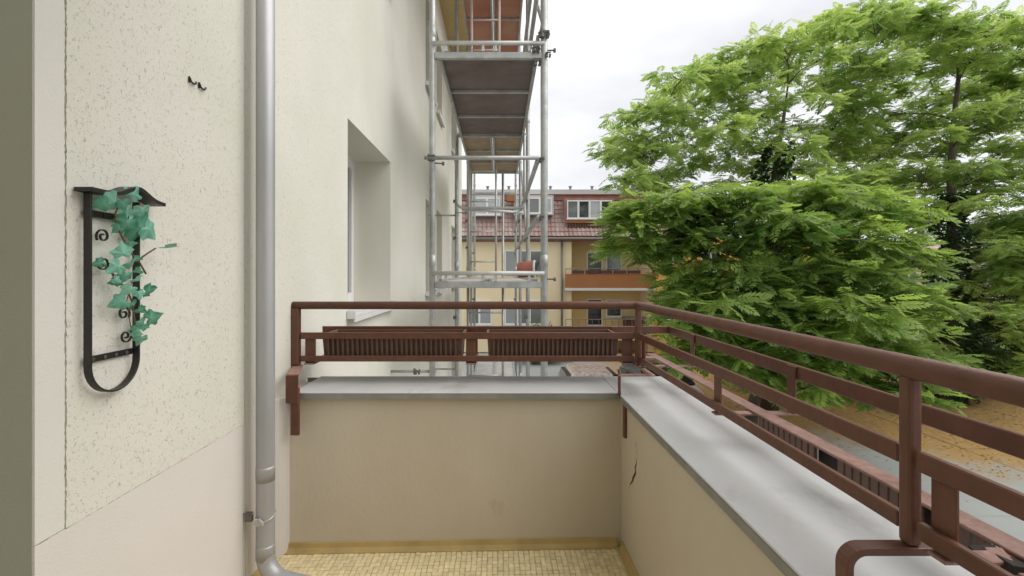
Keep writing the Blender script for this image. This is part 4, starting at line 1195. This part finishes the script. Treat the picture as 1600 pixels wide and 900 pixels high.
def tree(name, label, base, trunk_pts, trunk_r, pads, leafm, tmpl, leafsize, per_area, nleaf, tint_mu, fork=0.45, twig_r=.006, ivy_range=None):
    """pads: (centre, rx, ry, rz); each pad gets its own limb, twigs and tufts of feathered leaves"""
    root = thing(name, label, 'tree', base)
    tpts = [Vector(p_) for p_ in trunk_pts]
    fine = []
    for i in range(len(tpts) - 1):
        for q in range(4):
            fine.append(tpts[i].lerp(tpts[i + 1], q / 4) + Vector((random.uniform(-.04, .04), random.uniform(-.04, .04), 0)))
    fine.append(tpts[-1])
    nn = len(fine)
    tr_ = MB().tube(fine, [trunk_r * (1.25 - 1.0 * i / (nn - 1)) if i else trunk_r * 1.6 for i in range(nn)], 10).build('trunk', 'bark', root, smooth=True)
    tw = MB(); P_, D_, S_, T_ = [], [], [], []
    ztop = tpts[-1].z
    zlow = fine[0].z + (ztop - fine[0].z) * fork * .6
    nodes_ = [(p_, trunk_r * (1.25 - 1.0 * i / (nn - 1))) for i, p_ in enumerate(fine) if p_.z > zlow]
    ax_ = Vector((tpts[-1].x, tpts[-1].y, 0))
    for (c_, rx, ry, rz) in sorted(pads, key=lambda p_: (Vector((p_[0][0], p_[0][1], 0)) - ax_).length):
        c_ = Vector(c_)
        # grow from the nearest wood that lies lower and further in
        def cost(nd):
            v_ = c_ - nd[0]
            return v_.length * (1.0 + .9 * max(0, nd[0].z - c_.z + .25 * v_.length)) - 2.2 * nd[1]
        a_, ra_ = min(nodes_, key=cost)
        ln = (c_ - a_).length
        mid = a_.lerp(c_, .5) + Vector((random.uniform(-.2, .2), random.uniform(-.2, .2), random.uniform(-.05, .16))) * ln
        lp = bezier(a_, mid, c_ - Vector((0, 0, rz * .4)), 7)
        lp = [p_ + Vector([random.uniform(-.035, .035) * min(1, ln) for _ in range(3)]) if 0 < i < 7 else p_ for i, p_ in enumerate(lp)]
        r1 = min(ra_ * .75, .014 + .012 * ln)
        nodes_ += [(lp[i], r1 * (1 - .8 * i / 7)) for i in range(2, 8)]
        MB().tube(lp, [r1 * (1 - .8 * i / 7) for i in range(8)], 6).build('limb', 'bark', tr_, smooth=True)
        n = max(3, int(per_area * rx * ry * 3.14 * (0.6 + rz)))
        ptint = tint_mu + random.uniform(-.14, .14)
        for q in range(n):
            while True:
                u = np.array([random.uniform(-1, 1) for _ in range(3)])
                if u @ u < 1: break
            u *= (.35 + .65 * random.random()) / max(.35, np.linalg.norm(u)) if random.random() < .5 else 1
            tip = c_ + Vector((u[0] * rx, u[1] * ry, u[2] * rz))
            st = lp[random.choice((4, 5, 6, 7))]
            m_ = st.lerp(tip, .55) + Vector((0, 0, .12 * (tip - st).length))
            tw.tube([st, m_, tip], [twig_r * 1.6, twig_r, twig_r * .5], 3, cap=False)
            az0 = random.uniform(0, 6.28)
            out_ = math.atan2(u[1], u[0])
            for l_ in range(nleaf):
                az = az0 + l_ * 2.4 + random.uniform(-.3, .3)
                if random.random() < .5: az = out_ + random.gauss(0, .8)
                el = random.uniform(-.55, .5)
                P_.append(tip + Vector((0, 0, random.uniform(-.06, .06)))); D_.append((math.cos(az), math.sin(az), math.sin(el)))
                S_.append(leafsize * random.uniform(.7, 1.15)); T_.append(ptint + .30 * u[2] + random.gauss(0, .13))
    struct(tw.build('twigs', 'bark', tr_, fix=False), 'stuff')
    P_, D_ = np.array([tuple(p_) for p_ in P_]), np.array(D_)
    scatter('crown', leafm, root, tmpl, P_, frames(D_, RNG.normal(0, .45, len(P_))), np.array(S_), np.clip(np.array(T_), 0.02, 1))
    if ivy_range is not None:
        z0, z1, rr_, n = ivy_range
        pos, dirs = [], []
        for q in range(n):
            t = random.random(); z = z0 + (z1 - z0) * t
            j = min(range(nn), key=lambda i: abs(fine[i].z - z))
            az = random.uniform(0, 6.28); rad_ = rr_ * (1 - .55 * t) * random.uniform(.55, 1.1) * (1 + .35 * math.sin(z * 4 + az))
            pos.append((fine[j].x + rad_ * math.cos(az), fine[j].y + rad_ * math.sin(az), z)); dirs.append((math.cos(az), math.sin(az), random.uniform(-1.2, .1)))
        tmp = [(np.array([(0, 0, 0), (.5, .45, 0), (1, 0, -.1), (.5, -.45, 0)]), np.array([(0, 1, 2, 3)]))]
        scatter('ivy_cover', 'leaf_dark', root, tmp, np.array(pos), frames(np.array(dirs), RNG.normal(0, .6, n)), RNG.uniform(.09, .17, n), RNG.uniform(0, .8, n))
    return root

def pad(px, py, Y, rpx, rpz, ry=None):
    c_ = at(px, py, Y); s_ = Y / FPX
    return (c_, rpx * s_, (ry if ry else rpx * s_ * .9), rpz * s_)

# front tree: broad low crown, leaf sprays hanging over the railing
padsA = []
def addA(lst, Y):
    for px, py, r_, rz in lst: padsA.append(pad(px, py, Y + random.uniform(-.7, .7), r_, rz))
addA([(970, 352, 42, 20), (1010, 330, 55, 24), (1000, 390, 48, 20), (1075, 320, 65, 26), (1150, 312, 65, 26), (1230, 305, 70, 25), (1310, 315, 65, 26), (1385, 330, 55, 25)], 10.6)
addA([(1050, 375, 60, 28), (1120, 365, 65, 30), (1080, 430, 55, 28), (1200, 355, 70, 32), (1280, 365, 65, 32), (1360, 375, 60, 32), (1420, 400, 45, 30)], 9.8)
addA([(1110, 480, 60, 30), (1160, 425, 62, 30), (1060, 505, 45, 26), (1200, 470, 65, 32), (1290, 430, 66, 34), (1370, 450, 60, 34), (1330, 490, 66, 34), (1250, 520, 66, 34), (1420, 480, 45, 30)], 9.3)
addA([(1130, 540, 60, 28), (1090, 560, 50, 24), (1200, 575, 66, 28), (1290, 560, 66, 30), (1370, 545, 60, 30), (1430, 560, 50, 28), (1340, 600, 55, 24), (1420, 615, 50, 24), (1260, 610, 46, 16)], 9.6)
addA([(1150, 500, 80, 60), (1250, 440, 90, 60), (1330, 540, 80, 60), (1400, 500, 60, 60), (1080, 460, 50, 40)], 12.2)
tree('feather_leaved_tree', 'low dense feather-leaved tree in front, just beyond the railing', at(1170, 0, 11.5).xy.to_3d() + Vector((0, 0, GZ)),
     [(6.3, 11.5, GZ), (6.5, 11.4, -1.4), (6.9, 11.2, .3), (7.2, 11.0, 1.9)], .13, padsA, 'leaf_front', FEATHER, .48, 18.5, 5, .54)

# tall tree on the left behind it, layered open branches
padsC, padsB = [], []
HULL = [(938, 238), (975, 180), (1050, 125), (1175, 66), (1290, 32), (1350, 22), (1450, 14), (1600, 44), (1720, 90), (1750, 300), (1680, 450), (1560, 400), (1500, 330), (1400, 320), (1300, 315), (1150, 305), (1010, 300), (950, 275)]
def inside(x, y):
    r_ = False; n = len(HULL)
    for i in range(n):
        (x0, y0), (x1, y1) = HULL[i], HULL[(i + 1) % n]
        if (y0 > y) != (y1 > y) and x < (x1 - x0) * (y - y0) / (y1 - y0) + x0: r_ = not r_
    return r_
def both(px, py, r_, rz, Y):
    if abs(px - 1490) < 42 and 335 < py < 490: return
    (padsC if px < 1315 else padsB).append(pad(px, py, Y, r_, rz))
for px, py, r_, rz in [(985, 183, 34, 9), (1040, 176, 46, 13), (950, 240, 24, 7), (1000, 240, 45, 11), (965, 280, 26, 7), (1010, 290, 40, 10), (1060, 128, 34, 11), (1110, 118, 46, 15), (1185, 68, 34, 11), (1225, 75, 46, 15),
                       (1290, 42, 46, 14), (1345, 16, 30, 9), (1370, 34, 36, 12), (1425, 32, 44, 13), (1485, 42, 46, 14), (1545, 54, 46, 14), (1612, 50, 40, 13)]:
    both(px, py, r_, rz, (14.0 if px < 1300 else 15.2) + random.uniform(-1.2, 1.8))
for px, py in [(1318, 110), (1335, 160), (1305, 190), (1345, 215), (1318, 245), (1350, 270), (1310, 290), (1385, 300)]:
    both(px, py, 36, 15, 15.0 + random.uniform(-.8, 1.2))
got = []
tries = 0
while tries < 6000:
    tries += 1
    px, py = random.uniform(925, 1760), random.uniform(-20, 450)
    if not inside(px, py) or any(abs(px - a) / 1.35 + abs(py - b_) < 29 for a, b_ in got): continue
    got.append((px, py))
    both(px, py, random.uniform(26, 44), random.uniform(9, 17), (14.6 if px < 1315 else 15.8) + random.uniform(-2.2, 2.8))
for px, py in [(1405, 335), (1440, 350), (1425, 400), (1440, 460), (1470, 520), (1540, 360), (1590, 350), (1640, 370), (1560, 420), (1610, 410)]:
    padsB.append(pad(px, py, 16.0 + random.uniform(-1.0, 2.0), 34, 16))
for q in range(44):
    px, py = random.uniform(1445, 1690), random.uniform(345, 585)
    if abs(px - 1490) < 46 and py < 490: continue
    padsB.append(pad(px, py, 14.6 + random.uniform(-1.8, 3.2), random.uniform(28, 46), random.uniform(12, 20)))
tree('tall_leafy_tree', 'tall open layered tree with ivy stem behind the low tree', (8.6, 14.5, GZ),
     [(8.6, 14.5, GZ), (8.5, 14.4, 0), (8.5, 14.3, 3.2), (9.0, 14.3, 6.5)], .17, padsC, 'leaf_back', FINE, .38, 12.0, 5, .60, ivy_range=(-1, 5.3, .85, 3600))
tb = at(1490, 0, 15.4)
tree('ivy_clad_tree', 'tall spreading tree with thick dark ivy clad trunk at the right', (tb.x, 15.4, GZ),
     [(tb.x - .3, 15.4, GZ), (tb.x - .2, 15.4, -.5), (tb.x, 15.4, 2.0), (tb.x - .1, 15.4, 4.5), (tb.x + .2, 15.4, 8.2)], .22, padsB, 'leaf_back', FINE, .40, 12.0, 5, .56, ivy_range=(GZ, 3.9, .78, 4600))

# fallen blossom lying loose on the paving, thickest under the trees
n = 24000
px_l, py_l = RNG.uniform(5, 24, n * 3), RNG.uniform(7, 21, n * 3)
w_ = np.clip((px_l + 1.25 * py_l + RNG.normal(0, 2.2, n * 3) - 22.5) / 4, 0, 1)
keep_ = np.where(RNG.random(n * 3) < w_)[0][:n]
n = len(keep_)
az = RNG.uniform(0, 6.28, n)
flake = [(np.array([(-.5, -.3, 0), (.4, -.4, .12), (.55, .35, 0), (-.35, .45, .10)]), np.array([(0, 1, 2, 3)]))]
m_ = leaf_mat('blossom', (0.17, 0.09, 0.025), (0.52, 0.33, 0.10), 0.1, 0.9)
fo = scatter('fallen_blossom', 'blossom', None, flake, np.stack([px_l[keep_], py_l[keep_], np.full(n, GZ + .012)], 1), frames(np.stack([np.cos(az), np.sin(az), np.zeros(n)], 1), RNG.normal(0, .15, n)), RNG.uniform(.016, .05, n), RNG.uniform(0, 1, n))
fo['label'] = 'yellow brown fallen blossom strewn over the paving under the trees'; fo['category'] = 'litter'

# garden shrubs under the trees
def shrub(c_, rx, ry, rz, n, label, m='leaf_shrub'):
    root = thing('garden_shrub', label, 'shrub', (c_[0], c_[1], GZ), 'shrubs under the trees')
    st = MB()
    pos, dirs = [], []
    for q in range(7):
        e_ = (c_[0] + random.uniform(-.6, .6) * rx, c_[1] + random.uniform(-.6, .6) * ry, c_[2] + random.uniform(0, .5) * rz)
        st.tube([(c_[0], c_[1], GZ - .05), ((c_[0] + e_[0]) / 2, (c_[1] + e_[1]) / 2, GZ + .6 * (e_[2] - GZ)), e_], [.03, .02, .008], 5)
    st.build('stems', 'bark', root)
    for q in range(n):
        u = RNG.normal(size=3); u /= np.linalg.norm(u); u *= RNG.uniform(.5, 1.05) * (1 + .18 * math.sin(5 * u[0] + 3 * u[2]))
        pos.append((c_[0] + u[0] * rx, c_[1] + u[1] * ry, max(GZ + .05, c_[2] + u[2] * rz))); dirs.append((u[0] + random.gauss(0, .5), u[1] + random.gauss(0, .5), random.uniform(-.5, .6)))
    scatter('foliage', m, root, FINE, np.array(pos), frames(np.array(dirs), RNG.normal(0, .5, n)), RNG.uniform(.28, .5, n), np.clip(RNG.normal(.45, .22, n), 0, 1))
shrub((15.6, 16.6, -1.0), 2.2, 1.4, 2.1, 1500, 'dark green shrub left of the ivy trunk foot', 'leaf_dark')
shrub((19.2, 17.5, -1.2), 2.4, 1.4, 1.9, 1300, 'dark green shrub at the far right under the spreading tree', 'leaf_dark')
shrub((11.2, 17.0, -1.2), 2.2, 1.2, 1.9, 1200, 'green shrub behind the low tree')
shrub((2.3, 22.5, -2.3), .9, .7, .9, 400, 'small green shrub at the foot of the yellow wall, seen under the railing')
